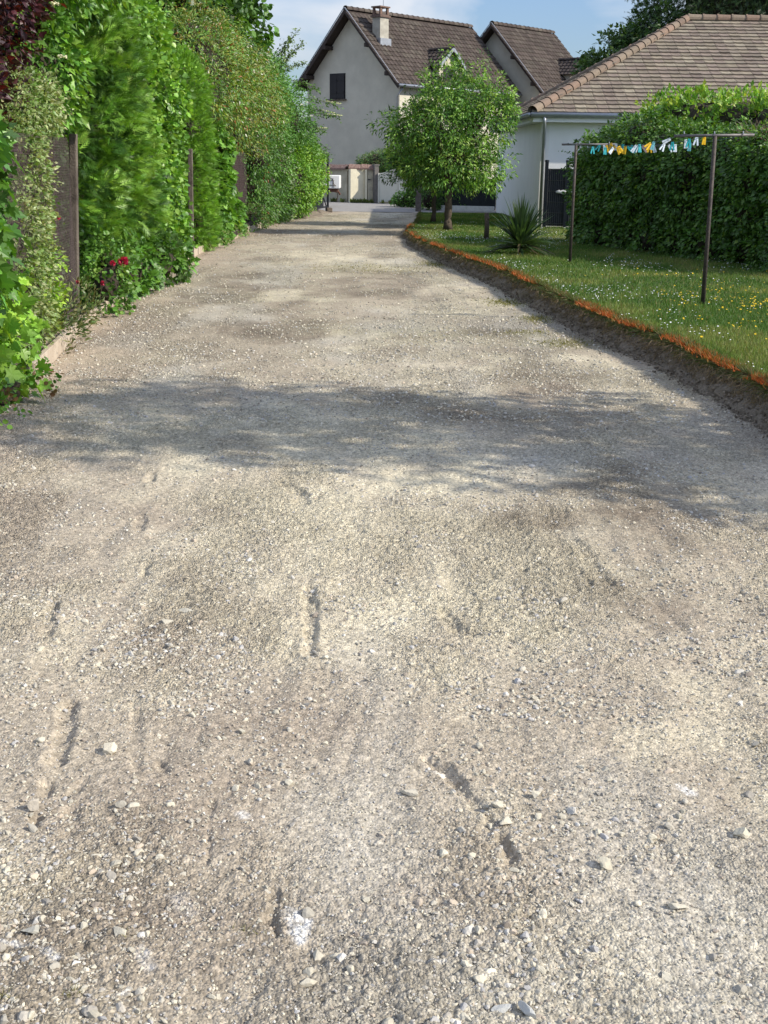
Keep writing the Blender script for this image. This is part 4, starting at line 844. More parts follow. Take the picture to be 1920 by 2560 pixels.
for a_, b_ in zip(ys[:-1], ys[1:]):
    xa, xb = float(left_x(a_)) + .05, float(left_x(b_)) + .05; mb = MB(); rz_ = random.uniform(-.01, .01)
    mb.beam((xa + 3.1 + rz_, a_ - 12 + .03, .02), (xb + 3.1 - rz_, b_ - 12 - .03, .03), .05, .22 + random.uniform(-.03, .03)); mb.build('kerb_slab', m_kerbc, root, bevel=.006)

# ------------------------------------------------------------------ left plants
face = lambda p, d: (d[:, 0] > -.35) 
G1 = (.075, .17, .022); G2 = (.11, .22, .03); G3 = (.05, .115, .018); G4 = (.16, .26, .035); G5 = (.035, .08, .015)
def wall_ells(y0, y1, x, z0, z1, rx, step=.8, jit=.15, seed=0, rz=.7):
    rr_ = np.random.RandomState(seed); out = []
    for yy in np.arange(y0 + step * .4, y1, step):
        for zz in np.arange(z0 + rz * .6, z1 - rz * .3, rz * .95):
            xx = float(np.interp(yy, KY, KX)) + x + rr_.uniform(-jit, jit); out.append((xx - rx, yy + rr_.uniform(-.1, .1), zz, rx + rr_.uniform(0, jit), step * .78, rz * .8))
    return out
# big-leaved vine in the near left corner
plant('climbing_vine', 'broad lobed-leaf vine hanging over the fence at the near left corner', 'vine',
      [(-3.11, 8.45, 1.55, .40, .50, .8), (-3.20, 8.8, 1.1, .38, .5, .7), (-3.06, 8.3, 1.0, .36, .45, .5), (-3.22, 8.4, 2.2, .4, .5, .45)],
      2100, .11, [G1, G3, G5, (.09, .19, .03), (.06, .14, .03)], 'lobed', droop=.8, up=.2, clump=7, cr=.17, seed=1, lump=.14)
plant('climbing_vine', 'lower lobed vine leaves coloured yellow-green as if sunlit, hanging low at the near left corner', 'vine',
      [(-3.08, 8.3, .62, .40, .45, .34), (-3.06, 8.6, .38, .38, .5, .36), (-3.08, 9.2, .5, .32, .4, .4)],
      950, .11, [(.16, .28, .03), (.13, .25, .03), (.10, .20, .025)], 'lobed', droop=.7, up=.2, clump=7, cr=.17, seed=101, core=.6)  # brighter lower leaves: sunlight on the vine put into the colour
plant('ground_ivy', 'low green and reddish weeds at the foot of the near left vine', 'plant', [(-2.95, 7.9, .08, .42, .55, .26), (-2.9, 8.8, .06, .35, .6, .2)], 1800, .035, [G1, G3, (.12, .07, .03), G2], 'round', seed=2, core=.6, cr=.09)
# purple-leaved plum behind the fence
plant('purple_plum_tree', 'dark purple-leaved plum shrub behind the wire fence at the left edge', 'tree',
      [(-4.1, 11.6, 2.6, .60, 1.3, 1.2), (-4.1, 12.3, 3.5, .72, 1.1, 1.0), (-3.85, 11.0, 1.3, .40, .9, 1.0), (-4.3, 12.2, 4.3, .9, 1.2, .8), (-3.7, 10.7, 2.0, .35, .8, .8)],
      11000, .085, [(.040, .011, .016), (.065, .016, .020), (.030, .011, .016), (.055, .028, .032)], 'leaf', seed=3, side=face, accent=[((.16, .02, .015), .04)], gain=1.0)
plant('variegated_privet', 'pale variegated privet growing through the wire mesh left of the first post', 'shrub',
      [(-3.34, 11.2, 1.5, .20, .5, .60), (-3.46, 11.9, 2.2, .24, .7, .26), (-3.26, 10.7, .9, .24, .45, .5), (-3.2, 10.5, .5, .2, .4, .4)],
      9500, .048, [(.25, .32, .12), (.32, .36, .17), (.13, .22, .05), (.20, .28, .09)], 'leaf', seed=4, core=.5, cr=.15, side=face, clump=14, gain=1.0)
plant('yellow_green_shrub', 'low bright yellow-green leafy shrub at the fence foot left of the first post', 'shrub', [(-3.18, 11.0, .55, .18, .36, .32), (-3.28, 11.5, .75, .14, .3, .26)], 1100, .06, [(.17, .28, .03), (.22, .32, .05)], 'leaf', seed=5, core=.5, cr=.1)
plant('mixed_undergrowth', 'tangled grass and small weeds at the kerb below the first concrete post', 'plant', [(-3.13, 11.2, .2, .2, .9, .28), (-3.27, 12.6, .2, .16, .6, .28)], 1700, .07, [(.10, .14, .04), (.16, .17, .07), (.06, .1, .03)], 'narrow', droop=-.5, seed=6, gain=1.0, core=0, cr=.12)
# dogwood/elder over the top
plant('gap_fill_ivy', 'dark ivy added to fill the shaded gap between the first concrete post and the big cypress', 'ivy', [(-3.95, 14.1, .8, .30, .5, .8), (-3.95, 14.2, 1.9, .30, .5, .7)], 2600, .06, [G5, G3, (.02, .05, .01)], 'round', seed=71, clump=10, cr=.14, side=face, gain=.9)  # dark leaves added so the gap reads as shade
rt, P_, N_ = plant('dogwood_shrub', 'tall bright green dogwood leaning over the top of the first concrete post', 'shrub',
      [(-3.70, 13.1, 2.55, .42, .5, .55), (-4.0, 13.6, 3.7, .80, 1.0, .65), (-3.95, 14.8, 4.0, .85, 1.2, .7), (-4.1, 14.3, 4.6, 1.0, 1.6, .7), (-3.85, 15.6, 4.3, .7, 1.0, .5)],
      14000, .10, [G1, G2, G3, (.12, .23, .03)], 'leaf', droop=.6, seed=7, side=face, clump=12, cr=.2)
def umbels(root, base, spots, size=.14, seed=0, colr=(.72, .70, .50), name='blossom'):
    rr_ = np.random.RandomState(seed); PP = []
    for s_ in spots:
        k = 46; a = rr_.uniform(0, 2 * np.pi, k); q = np.sqrt(rr_.rand(k)) * size / 2; PP.append(np.array(s_)[None] + np.stack([q * np.cos(a) * .8 + .03, q * np.sin(a), -q * q * 2 + rr_.normal(size=k) * .008], -1))
    for P in PP:
        k = len(P); N = nrm(rr_.normal(size=(k, 3)) * .35 + [.3, -.3, 1]); D = nrm(rr_.normal(size=(k, 3)) * [1, 1, .1])
        link(name, scatter(name, 'disc', P - np.array(base), D, N, np.full(k, .022), np.array(colr)[None] * rr_.uniform(.85, 1.1, (k, 1))), m_petal, root)
umbels(rt, rt.location, [(-3.22, 13.0, 3.42), (-3.10, 13.1, 3.42), (-3.02, 13.2, 3.50), (-2.92, 13.3, 3.45), (-3.35, 12.8, 3.2), (-3.28, 12.7, 2.70), (-3.05, 13.4, 3.36)], .13, 3)
# big feathery conifer
plant('feathery_conifer', 'big feathery bright green cypress bulging over the fence between two concrete posts', 'conifer',
      [(-4.3, 15.6, 1.0, .85, .85, .95), (-4.25, 15.8, 2.0, .95, 1.15, 1.1), (-4.25, 16.2, 3.0, .92, 1.3, 1.0), (-4.2, 17.2, 1.3, .85, 1.1, 1.1), (-4.3, 17.2, 2.7, .85, 1.1, 1.1), (-4.45, 16.8, 3.7, .7, 1.0, .6)],
      34000, .18, [(.06, .135, .02), (.09, .185, .025), (.03, .075, .014), (.14, .25, .035)], 'spray', droop=-.05, up=.4, seed=8, side=face, clump=20, cr=.17, shell=(.76, 1.12), bias=(.45, -.2, .25), lump=.22, wratio=1.0, coh=.9)
plant('rose_bush', 'small rose bush with crimson blooms at the foot of the big cypress', 'rose bush', [(-3.2, 13.9, .35, .26, .45, .36), (-3.25, 14.3, .55, .2, .35, .3)], 1700, .05, [G3, G1, (.09, .16, .03)], 'round', seed=9, core=.5, cr=.1)
for i_, (rx_, ry_, rz_, s_) in enumerate([(-2.97, 13.75, .62, .11), (-3.08, 13.7, .60, .06), (-3.11, 13.3, .42, .05), (-3.30, 12.3, 1.16, .07), (-3.28, 12.9, .47, .04)]):
    rr_ = np.random.RandomState(i_); k = 34; d = nrm(rr_.normal(size=(k, 3))); me = scatter('rose', 'round', d * s_ * .12, nrm(d + [0, 0, .6]), nrm(np.cross(d, rr_.normal(size=(k, 3)))), np.full(k, s_ * .5), np.array([[.52, .03, .09]]) * rr_.uniform(.6, 1.2, (k, 1)))
    mb = MB(); o = link('rose', me, m_petal); o.location = (rx_, ry_, rz_)
    lab = ['largest crimson rose bloom beside the first concrete post', 'small crimson rose left of the largest bloom', 'small red rose low on the concrete post', 'red rose standing high left of the concrete post', 'tiny red rose lowest by the post'][i_]
    tag(o, lab, 'rose', 'red roses by the fence')
    me2 = MB(); me2.tube([(0, 0, 0), (-.03, .02, -s_ * 2), (-.08, .05, -.35)], .004, 5); me2.build('rose_stem', m_bark, o)
# hazel-like climber
plant('hazel_shrub', 'light green round-leaved climber covering the fence right of the big cypress', 'shrub',
      wall_ells(18.1, 20.7, .18, .30, 3.3, .60, seed=1) + [(-4.2, 19.5, 3.5, .7, 1.5, .7), (-4.1, 18.6, 2.9, .6, .9, .8)],
      19000, .085, [(.11, .21, .03), (.08, .17, .025), (.15, .26, .04), (.06, .13, .02)], 'round', droop=.4, seed=10, side=face, clump=12, cr=.17)
plant('trailing_ivy', 'dark green ivy trailing onto the gravel below the big cypress', 'ivy', [(-3.35, 16.2, .28, .28, .9, .34), (-3.25, 17.5, .30, .40, .7, .38), (-3.38, 15.0, .3, .24, .7, .36)], 3000, .075, [G3, G1, (.07, .13, .04)], 'lobed', droop=.5, seed=11, core=.5, cr=.13)
plant('gap_shade_shrub', 'leafy shrub coloured near black as shade in the gap behind the second concrete post', 'shrub', wall_ells(20.9, 23.4, -.75, .0, 2.4, .5, seed=12), 4500, .07, [G5, (.02, .045, .01)], 'round', seed=12, side=face, gain=.7)  # very dark leaf colours paint in the shade of the deep recess
plant('narrow_conifer', 'narrow bright green thuja column right of the second concrete post', 'conifer',
      [(-3.98, 23.9, .55, .58, .75, .75), (-3.98, 23.9, 1.4, .58, .75, .9), (-4.0, 24.0, 2.2, .56, .75, .8), (-4.05, 24.1, 2.9, .52, .7, .7)],
      17000, .13, [(.10, .20, .025), (.13, .25, .03), (.07, .15, .02)], 'spray', droop=-.1, seed=13, side=face, clump=14, cr=.13, shell=(.88, 1.05), bias=(.3, -.2, .3))
plant('climbing_vine', 'lobed-leaf vine climbing the mesh right of the narrow conifer', 'vine', [(-3.62, 26.0, .55, .24, .55, .5), (-3.62, 26.3, 1.25, .24, .6, .5), (-3.7, 26.5, 1.9, .28, .6, .4), (-3.6, 28.6, .45, .15, .5, .4)], 3600, .11, [G1, G2, G3], 'lobed', droop=.6, seed=14, core=.4, cr=.17, side=face)
plant('weedy_verge', 'weeds and small leaves along the kerb below the far wire mesh', 'plant', [(-3.50, 25.0, .12, .22, 1.6, .2), (-3.45, 27.6, .12, .2, 1.4, .2), (-3.45, 31.5, .2, .3, 1.4, .35)], 3600, .05, [G3, G1, (.14, .17, .06)], 'leaf', seed=15, core=.4, cr=.1)
# big honeysuckle mass
HS = [(-4.15, 26.5, 2.9, .85, 1.3, .7), (-4.2, 28.0, 3.4, 1.0, 1.5, 1.0), (-4.2, 30.0, 3.3, 1.05, 1.6, 1.1), (-4.15, 32.0, 3.0, 1.0, 1.5, 1.3), (-4.5, 29.5, 4.1, 1.0, 2.0, .8), (-4.5, 32.0, 4.1, .9, 1.6, .8), (-4.1, 31.5, 2.3, .65, 1.2, .6), (-3.95, 34.3, 3.2, .85, 1.6, 1.0), (-4.0, 35.4, 3.9, .8, 1.2, .7)]
plant('honeysuckle', 'sprawling brownish green honeysuckle mass speckled with white flowers above the far fence', 'shrub', HS, 33000, .10,
      [(.10, .155, .03), (.13, .165, .035), (.07, .15, .025), (.15, .15, .045), (.06, .13, .02), (.04, .09, .018), (.10, .20, .03)], 'narrow', droop=.8, seed=16, side=face, clump=14, cr=.25,
      accent=[((.30, .12, .04), .045), ((.62, .62, .52), .03), ((.24, .28, .03), .12)], lump=.34, shell=(.74, 1.16), coh=1.0)
plant('tall_maple', 'tall dark green broadleaf tree rising behind the hedge at top left', 'tree',
      [(-6.0, 33, 5.6, 2.0, 2.4, 1.7), (-5.5, 36, 5.3, 1.9, 2.4, 1.6), (-6.4, 31, 7.0, 2.2, 2.5, 1.5), (-5.4, 34.5, 6.9, 1.4, 2.0, 1.0), (-7.2, 28, 5.8, 1.8, 2.4, 1.8), (-5.9, 35.5, 8.2, 2.0, 2.2, 1.2)],
      22000, .17, [(.03, .07, .015), (.045, .10, .02), (.06, .13, .02), (.025, .055, .012)], 'round', droop=.4, seed=17, clump=12, cr=.33, core=.6, shell=(.75, 1.1), lump=.2, side=lambda p, d: (d[:, 0] > -.5) & (d[:, 1] < .7))
plant('holly_mass', 'dark evergreen shrub mass behind the narrow conifer', 'shrub', [(-5.2, 23.5, 2.8, .8, 2.0, 1.6), (-5.4, 26.5, 3.2, .9, 2.0, 1.8), (-5.3, 20.5, 3.0, .9, 2.0, 1.5), (-5.5, 17.5, 3.4, .9, 2.5, 1.3)], 16000, .09, [G3, G1, G5, (.12, .2, .03)], 'leaf', seed=18, clump=12, cr=.25, side=face, accent=[((.25, .28, .04), .06)])
plant('bramble', 'dark leafy brambles hanging at the end of the far fence', 'shrub', wall_ells(32.2, 36.5, .20, .0, 2.4, .55, seed=19), 14000, .095, [G3, G1, (.05, .11, .035), G5], 'narrow', droop=.7, seed=19, side=face, clump=12, cr=.22, accent=[((.25, .07, .03), .02)])
# elder near the gate
EL = [(-3.8, 36.5, 3.0, .9, 1.5, 1.3), (-3.5, 38.6, 2.9, 1.0, 1.3, 1.1), (-3.3, 39.5, 2.2, .9, 1.2, .8), (-4.0, 37.5, 4.0, .8, 1.3, .8)]
rt, P_, N_ = plant('elder_bush', 'elder bush with cream flower heads leaning toward the house window', 'shrub', EL, 15000, .11, [(.07, .16, .03), (.09, .19, .04), (.055, .13, .03)], 'narrow', droop=.35, seed=20, clump=12, cr=.24, lump=.22, shell=(.8, 1.15), side=face)
bs = np.array(rt.location)
rr_ = np.random.RandomState(8); LP = []; LD = []; LN = []; LS = []; LC = []; BR_ = []; UMB = []
def spray_branch(a, b, sag, n=60, leaf=.10, col=(.10, .19, .04)):
    a = np.array(a, float); b = np.array(b, float); pts = [a + (b - a) * t + np.array([0, 0, sag * 4 * t * (1 - t)]) for t in np.linspace(0, 1, 7)]; BR_.append(pts)
    for _ in range(n):
        t = rr_.rand() ** .7; p = a + (b - a) * t + np.array([0, 0, sag * 4 * t * (1 - t)]) + rr_.normal(size=3) * .05; LP.append(p); LD.append((b - a) / np.linalg.norm(b - a) * .5 + rr_.normal(size=3) * .6 + [0, 0, -.1]); LN.append(rr_.normal(size=3) * .4 + [0, -.2, 1]); LS.append(leaf * rr_.uniform(.6, 1.2)); LC.append(np.array(col) * rr_.uniform(.7, 1.3))
for b in [(-1.55, 39.0, 3.30), (-1.50, 38.8, 2.95), (-1.75, 39.4, 3.05), (-2.0, 39.5, 2.6), (-2.15, 39, 3.75), (-1.95, 38.9, 2.55)]:
    a = (-3.0, 38.6, b[2] - .05 + .35 * rr_.rand()); spray_branch(a, b, .08, 120)
    for t in (.75, .85, .95, 1.0): UMB.append(np.array(a) + (np.array(b) - np.array(a)) * t + [0, -.05, .10])
for b in [(-2.72, 37.6, 5.35), (-2.55, 37.8, 5.05), (-2.95, 37.4, 5.1), (-2.9, 38.0, 4.75), (-2.5, 38.2, 4.5)]: spray_branch((-3.5, 37.6, 3.9 + .5 * rr_.rand()), b, .05, 190, .09, (.15, .22, .06))
for b in [(-1.95, 40.9, 1.95), (-1.88, 41.2, 1.75), (-1.98, 41, 2.15)]: spray_branch((-2.7, 41.2, 1.8), b, .02, 60, .09, (.10, .20, .03))
link('arching_branches', scatter('arching_branches', 'leaf', np.array(LP) - bs, np.array(LD), nrm(np.array(LN)), np.array(LS), np.clip(np.array(LC), .01, 1)), m_leaf, rt)
for k_ in BR_: twigs(rt, bs, [k_], .012)
umbels(rt, bs, UMB[:16], .15, 5, (.66, .66, .42)); umbels(rt, bs, [(-2.45, 37.2, 3.36), (-2.32, 37.2, 2.98), (-2.6, 37.4, 3.3)], .12, 6, (.8, .8, .7))
plant('hornbeam_hedge', 'glossy hornbeam hedge beside the black gate at the drive entrance', 'hedge',
      [(-3.0, 38.6, 1.3, .72, 1.0, .95), (-2.75, 39.8, 1.35, .70, 1.0, .95), (-2.80, 41.0, 1.35, .45, .9, .80), (-2.9, 37.6, .9, .6, .9, .8), (-2.78, 41.6, 1.3, .34, .6, .62)],
      13000, .095, [(.08, .17, .02), (.11, .22, .03), (.055, .12, .018), (.14, .24, .03)], 'leaf', droop=.55, seed=21, clump=10, cr=.2, side=face)
plant('ivy_shrub', 'dark ivy-leaved shrub with pale leaves between far fence and hornbeam', 'shrub', [(-3.5, 34.6, .6, .42, .9, .65), (-3.25, 36.2, .75, .5, .9, .8), (-3.3, 35.6, 1.6, .5, .9, .6)], 6000, .085, [G3, G5, (.16, .20, .12), G1], 'leaf', seed=22, clump=10, cr=.18, side=face)
# soil heap at foot of the entrance hedge
n_ = 40
mb = MB(); 
for (cx, cy, sx, sy, hz) in [(-2.75, 39.8, .75, 2.2, .22), (-2.35, 42.0, .4, .9, .12)]:
    n0 = len(mb.v)
    for j in range(9):
        for i in range(16):
            a = i / 16 * 2 * math.pi; q = j / 8; mb.v.append((cx + sx * q * math.cos(a) * random.uniform(.9, 1.1), cy + sy * q * math.sin(a) * random.uniform(.95, 1.05), hz * (1 - q * q) + random.uniform(-.015, .015) - .02))
    for j in range(8):
        for i in range(16): mb.f.append((n0 + j * 16 + i, n0 + j * 16 + (i + 1) % 16, n0 + (j + 1) * 16 + (i + 1) % 16, n0 + (j + 1) * 16 + i))
o = mb.build('soil_heap', m_soil); tag(o, kind='structure')

# ------------------------------------------------------------------ trees
def tree(name, label, base, trunk_h, crown, n, leaf, cols, seed, gain=1.2, r0=.09, limbs=8, kind='narrow', group=None, cat='tree', cr=.16, droop=.5, clump=14, lump=.16, lean=(0, 0), shell=(.45, 1.12)):
    rt, P, N = plant(name, label, cat, crown, n, leaf, cols, kind, droop=droop, seed=seed, clump=clump, cr=cr, base=base, core=0, shell=shell, lump=lump, group=group, gain=gain)
    mb = MB(); b = np.array(base, float); rr_ = np.random.RandomState(seed); E = np.array(crown); top = np.array([base[0] + lean[0], base[1] + lean[1], trunk_h])
    pts = [b + (top - b) * t + rr_.normal(size=3) * [.015, .015, 0] for t in np.linspace(0, 1, 7)]
    mb.tube([p - b for p in pts], [r0 * 1.35, r0 * 1.05, r0, r0 * .95, r0 * .92, r0 * .95, r0 * .9], 10)
    cen = E[:, :3].mean(0)
    for i in range(limbs):
        tgt = P[rr_.randint(len(P))]; tgt = cen + (tgt - cen) * .9; mid = top + (tgt - top) * .5 + rr_.normal(size=3) * .12 + [0, 0, .1]
        q = [top - [0, 0, .1], top + (mid - top) * .5 + rr_.normal(size=3) * .04, mid, mid + (tgt - mid) * .5 + rr_.normal(size=3) * .05, tgt]
        mb.tube([p - b for p in q], [r0 * .6, r0 * .45, r0 * .33, r0 * .2, r0 * .08], 7)
        for _ in range(5):
            t2 = P[np.argsort(np.linalg.norm(P - mid, axis=1))[rr_.randint(0, max(len(P) // 4, 1))]]; mb.tube([mid - b, (mid + t2) / 2 - b + rr_.normal(size=3) * .05, t2 - b], [r0 * .22, r0 * .13, r0 * .05], 5)
    mb.build('trunk', m_bark, rt, smooth=True)
    return rt
tree('fruit_tree', 'round-crowned fruit tree with fresh green leaves standing on the lawn', (1.46, 29.65, .14), 1.25,
     [(1.35, 30.0, 2.45, 1.15, 1.15, .95), (.62, 29.9, 2.45, .75, .9, .6), (2.15, 30.0, 2.45, .74, .9, .75), (1.25, 29.9, 3.15, .62, .7, .5), (1.85, 30.0, 3.1, .62, .7, .5), (1.5, 29.9, 1.65, 1.15, 1.1, .55), (.0, 30, 2.55, .38, .5, .22), (2.5, 30, 3.15, .4, .5, .4), (1.30, 29.9, 3.95, .13, .2, .5), (.95, 30, 3.65, .13, .2, .42), (2.1, 30, 3.7, .12, .2, .40), (1.7, 30, 3.7, .10, .2, .36), (2.7, 30, 2.8, .3, .4, .4), (2.3, 29.9, 1.5, .55, .7, .42), (.6, 29.9, 1.65, .4, .6, .35)],
     27000, .105, [(.08, .18, .025), (.13, .25, .035), (.055, .13, .02), (.20, .31, .06), (.03, .07, .014)], 31, gain=1.4, r0=.095, limbs=11, droop=.55, cr=.19, lump=.42, clump=16)
tree('fruit_tree', 'second dark small fruit tree with thinner trunk just behind the round-crowned one', (1.27, 34.2, .1), 1.1,
     [(1.1, 34.4, 1.9, 1.0, 1.1, .75), (.75, 34.2, 1.6, .8, .9, .6), (1.6, 34.3, 2.6, .9, .9, .8)],
     12000, .10, [(.05, .12, .02), (.035, .085, .015), (.07, .15, .02)], 32, gain=.9, r0=.065, limbs=6)
mb = MB(); mb.tube([(0, 0, 0), (.005, 0, .3), (-.01, 0, .56)], [.055, .05, .045], 9); mb.tube([(.02, -.03, .44), (.05, -.05, .47)], .014, 6); o = mb.build('wooden_stake', m_bark, smooth=True); o.location = (2.04, 25.35, .17); tag(o, 'short bare wooden stake in the lawn left of the spiky plant', 'stake')
# shrubs beyond the lawn, dark
plant('laurel_hedge', 'dark clipped evergreen hedge behind the trunks beyond the lawn', 'hedge', [(2.0, 45.9, .55, .7, .5, .7), (3.0, 45.8, .6, .8, .4, .75), (1.5, 45.4, .45, .4, .4, .5), (2.4, 46.2, 1.1, 1.0, .5, .5)], 7000, .09, [G5, G3, (.03, .06, .015)], 'leaf', seed=41, cr=.2)
plant('roadside_shrub', 'low green shrub at the foot of the cream wall right of the garden gate', 'shrub', [(.85, 48.2, .25, .45, .4, .32), (1.25, 48.0, .45, .45, .5, .5), (.5, 48.4, .15, .35, .4, .2)], 2600, .10, [G3, G1, G5], 'leaf', seed=42, cr=.18)
plant('wall_top_hedge', 'dense juniper-like hedge rising behind the cream road wall', 'hedge', [(-.35, 54.6, 1.55, .85, .7, .55), (.5, 54.2, 1.6, .9, .7, .6), (1.3, 53.6, 1.6, .8, .7, .6), (-.9, 55.1, 1.5, .5, .5, .42)], 15000, .085, [(.05, .11, .03), (.08, .15, .04), (.035, .08, .02), (.14, .17, .05)], 'narrow', seed=43, clump=16, cr=.14, core=.8)
n_ = 900; P = np.stack([r.uniform(-2.4, 1.1, n_), 0 * r.rand(n_), 0 * r.rand(n_)], -1); P[:, 1] = np.interp(P[:, 0], [-2.4, -1.65, -.6, .5, 1.1], [53.3, 52.5, 52.4, 51.4, 50.9]) - .12 - .05 * r.rand(n_); kk = fbm(P[:, 0] * 2.2, P[:, 0] * 0, 3) > .46; P = P[kk]; n_ = len(P)
o = link('wall_foot_weeds', scatter('wall_foot_weeds', 'leaf', P, nrm(r.normal(size=(n_, 3)) * .6 + [0, 0, 1]), nrm(r.normal(size=(n_, 3)) + [0, -1, 0]), r.uniform(.06, .22, n_), np.array([[.13, .16, .04]]) * r.uniform(.6, 1.4, (n_, 1))), m_grass); tag(o, 'weeds sprouting along the foot of the cream wall', 'weeds', kind='stuff')

# right hedge, ivy-covered
HE = []
for (x_, y_, h_) in [(6.45, 17.7, 2.05), (6.15, 18.6, 2.1), (5.9, 19.5, 2.15), (5.6, 20.4, 2.2), (5.25, 21.3, 2.25), (4.95, 22.2, 2.3), (4.66, 23.1, 2.32), (4.42, 24.0, 2.28), (4.22, 24.9, 2.2)]:
    for z_ in np.arange(.35, h_ - .3, .55): HE.append((x_ + random.uniform(-.06, .06) + .10, y_, z_ + .1, .62 + random.uniform(-.04, .08), .75, .48))
    HE.append((x_ + .12, y_, h_ - .35, .58, .75, .42))
lface = lambda p, d: (d[:, 0] < .45) | (d[:, 2] > .3)
rt, P_, N_ = plant('ivy_hedge', 'tall dense ivy-covered hedge running along the right side of the lawn', 'hedge', HE, 62000, .085, [(.055, .13, .02), (.07, .16, .025), (.04, .095, .016), (.10, .20, .03)], 'leaf', droop=.75, seed=50, gain=1.15, side=lface, clump=14, cr=.17, core=.74, lump=.12, accent=[((.17, .27, .04), .06)])
plant('laurel_hedge', 'bright leafy laurel rising above the ivy hedge in front of the tiled roof', 'hedge',
      [(5.15, 24.2, 2.3, .45, .7, .40), (5.45, 23.9, 2.5, .6, .7, .45), (5.9, 23.3, 2.5, .7, .8, .45), (6.4, 22.5, 2.45, .7, .8, .48), (6.7, 21.5, 2.4, .6, .8, .46), (7.0, 20.6, 2.4, .6, .9, .48), (7.3, 19.6, 2.4, .6, 1, .48), (6.0, 23.2, 1.8, .6, 1.2, .6), (6.9, 20.8, 1.7, .6, 1.6, .7)],
      15000, .10, [(.11, .21, .03), (.15, .26, .04), (.08, .17, .025), (.20, .27, .04)], 'leaf', droop=.1, seed=51, clump=11, cr=.17, core=.75, lump=.2, bias=(0, 0, .5))
plant('small_evergreen', 'rounded lighter shrub bulging from the hedge at the right edge of the lawn', 'shrub', [(5.95, 17.6, .75, .42, .6, .7), (6.0, 17.5, 1.15, .38, .5, .4), (5.9, 17.7, .4, .4, .6, .4)], 5200, .055, [(.05, .12, .02), (.07, .15, .025), (.04, .09, .02)], 'leaf', seed=52, cr=.12, core=.8)
# bare clipped branches in the hedge top
mb = MB(); rr_ = np.random.RandomState(5); bb = np.array([6.0, 20.1, 2.2])
for i in range(90):
    a = bb + rr_.normal(size=3) * [.15, .30, .03] + [0, 0, -.12]; b = a + np.array([rr_.normal() * .22 - .1, rr_.normal() * .3, rr_.uniform(.12, .36)]); mb.tube([a - bb, (a + b) / 2 - bb + rr_.normal(size=3) * .03, b - bb], [.010, .007, .003], 5)
o = mb.build('dead_branches', M('dry_twigs', (.24, .19, .13), .9, .3, 20), smooth=True); o.location = bb; tag(o, 'tangle of bare dry branches on top of the hedge at right', 'branches')
plant('conifer_tree', 'tall dark spruce behind the tiled roof at top right', 'conifer', [(13.0, 56, 6.5, 2.6, 2.6, 2.6), (11.8, 56, 5.6, 2.2, 2.2, 1.6), (14.5, 56, 8.0, 3.0, 2.6, 3.0), (17.5, 55, 8, 3.5, 2.6, 3.2), (16, 55, 9.8, 5, 2.6, 2)], 26000, .30, [(.03, .065, .02), (.045, .09, .025), (.022, .05, .015), (.06, .10, .03)], 'spray', droop=.5, seed=60, gain=1.0, cr=.5, clump=12, lump=.22, shell=(.75, 1.15), core=.62)
plant('acacia_tree', 'loose-crowned dark green tree between the gabled house and the tiled roof', 'tree', [(9.6, 55, 5.5, 1.0, 1.2, 1.2), (10.6, 55, 5.9, 1.2, 1.2, 1.3), (8.7, 55, 5.3, .55, .8, .7), (11.4, 55, 6.8, 1.2, 1.2, 1.1), (10.2, 55, 3.6, 1.5, 1.2, 1.5)], 12000, .20, [(.035, .08, .02), (.05, .10, .025), (.07, .13, .03)], 'leaf', droop=.4, seed=61, gain=1.1, cr=.32, clump=10, lump=.3, shell=(.7, 1.2), core=.6)
# tree out of view to the right whose shade crosses the drive
tree('shade_tree', 'leafy garden tree whose shadow falls across the drive', (7.3, 5.4, .2), 2.6,
     [(7.2, 6.1, 5.1, 1.4, 1.25, 1.4), (7.1, 6.1, 6.1, 1.2, 1.15, 1.0), (7.3, 6.1, 3.9, 1.3, 1.35, .9), (7.2, 6.0, 3.0, 1.1, 1.3, .5), (7.3, 5.1, 3.6, .6, .35, .35)], 8200, .16, [G1, G3], 33, r0=.12, limbs=9, kind='leaf', cr=.34, lump=.25, clump=16)

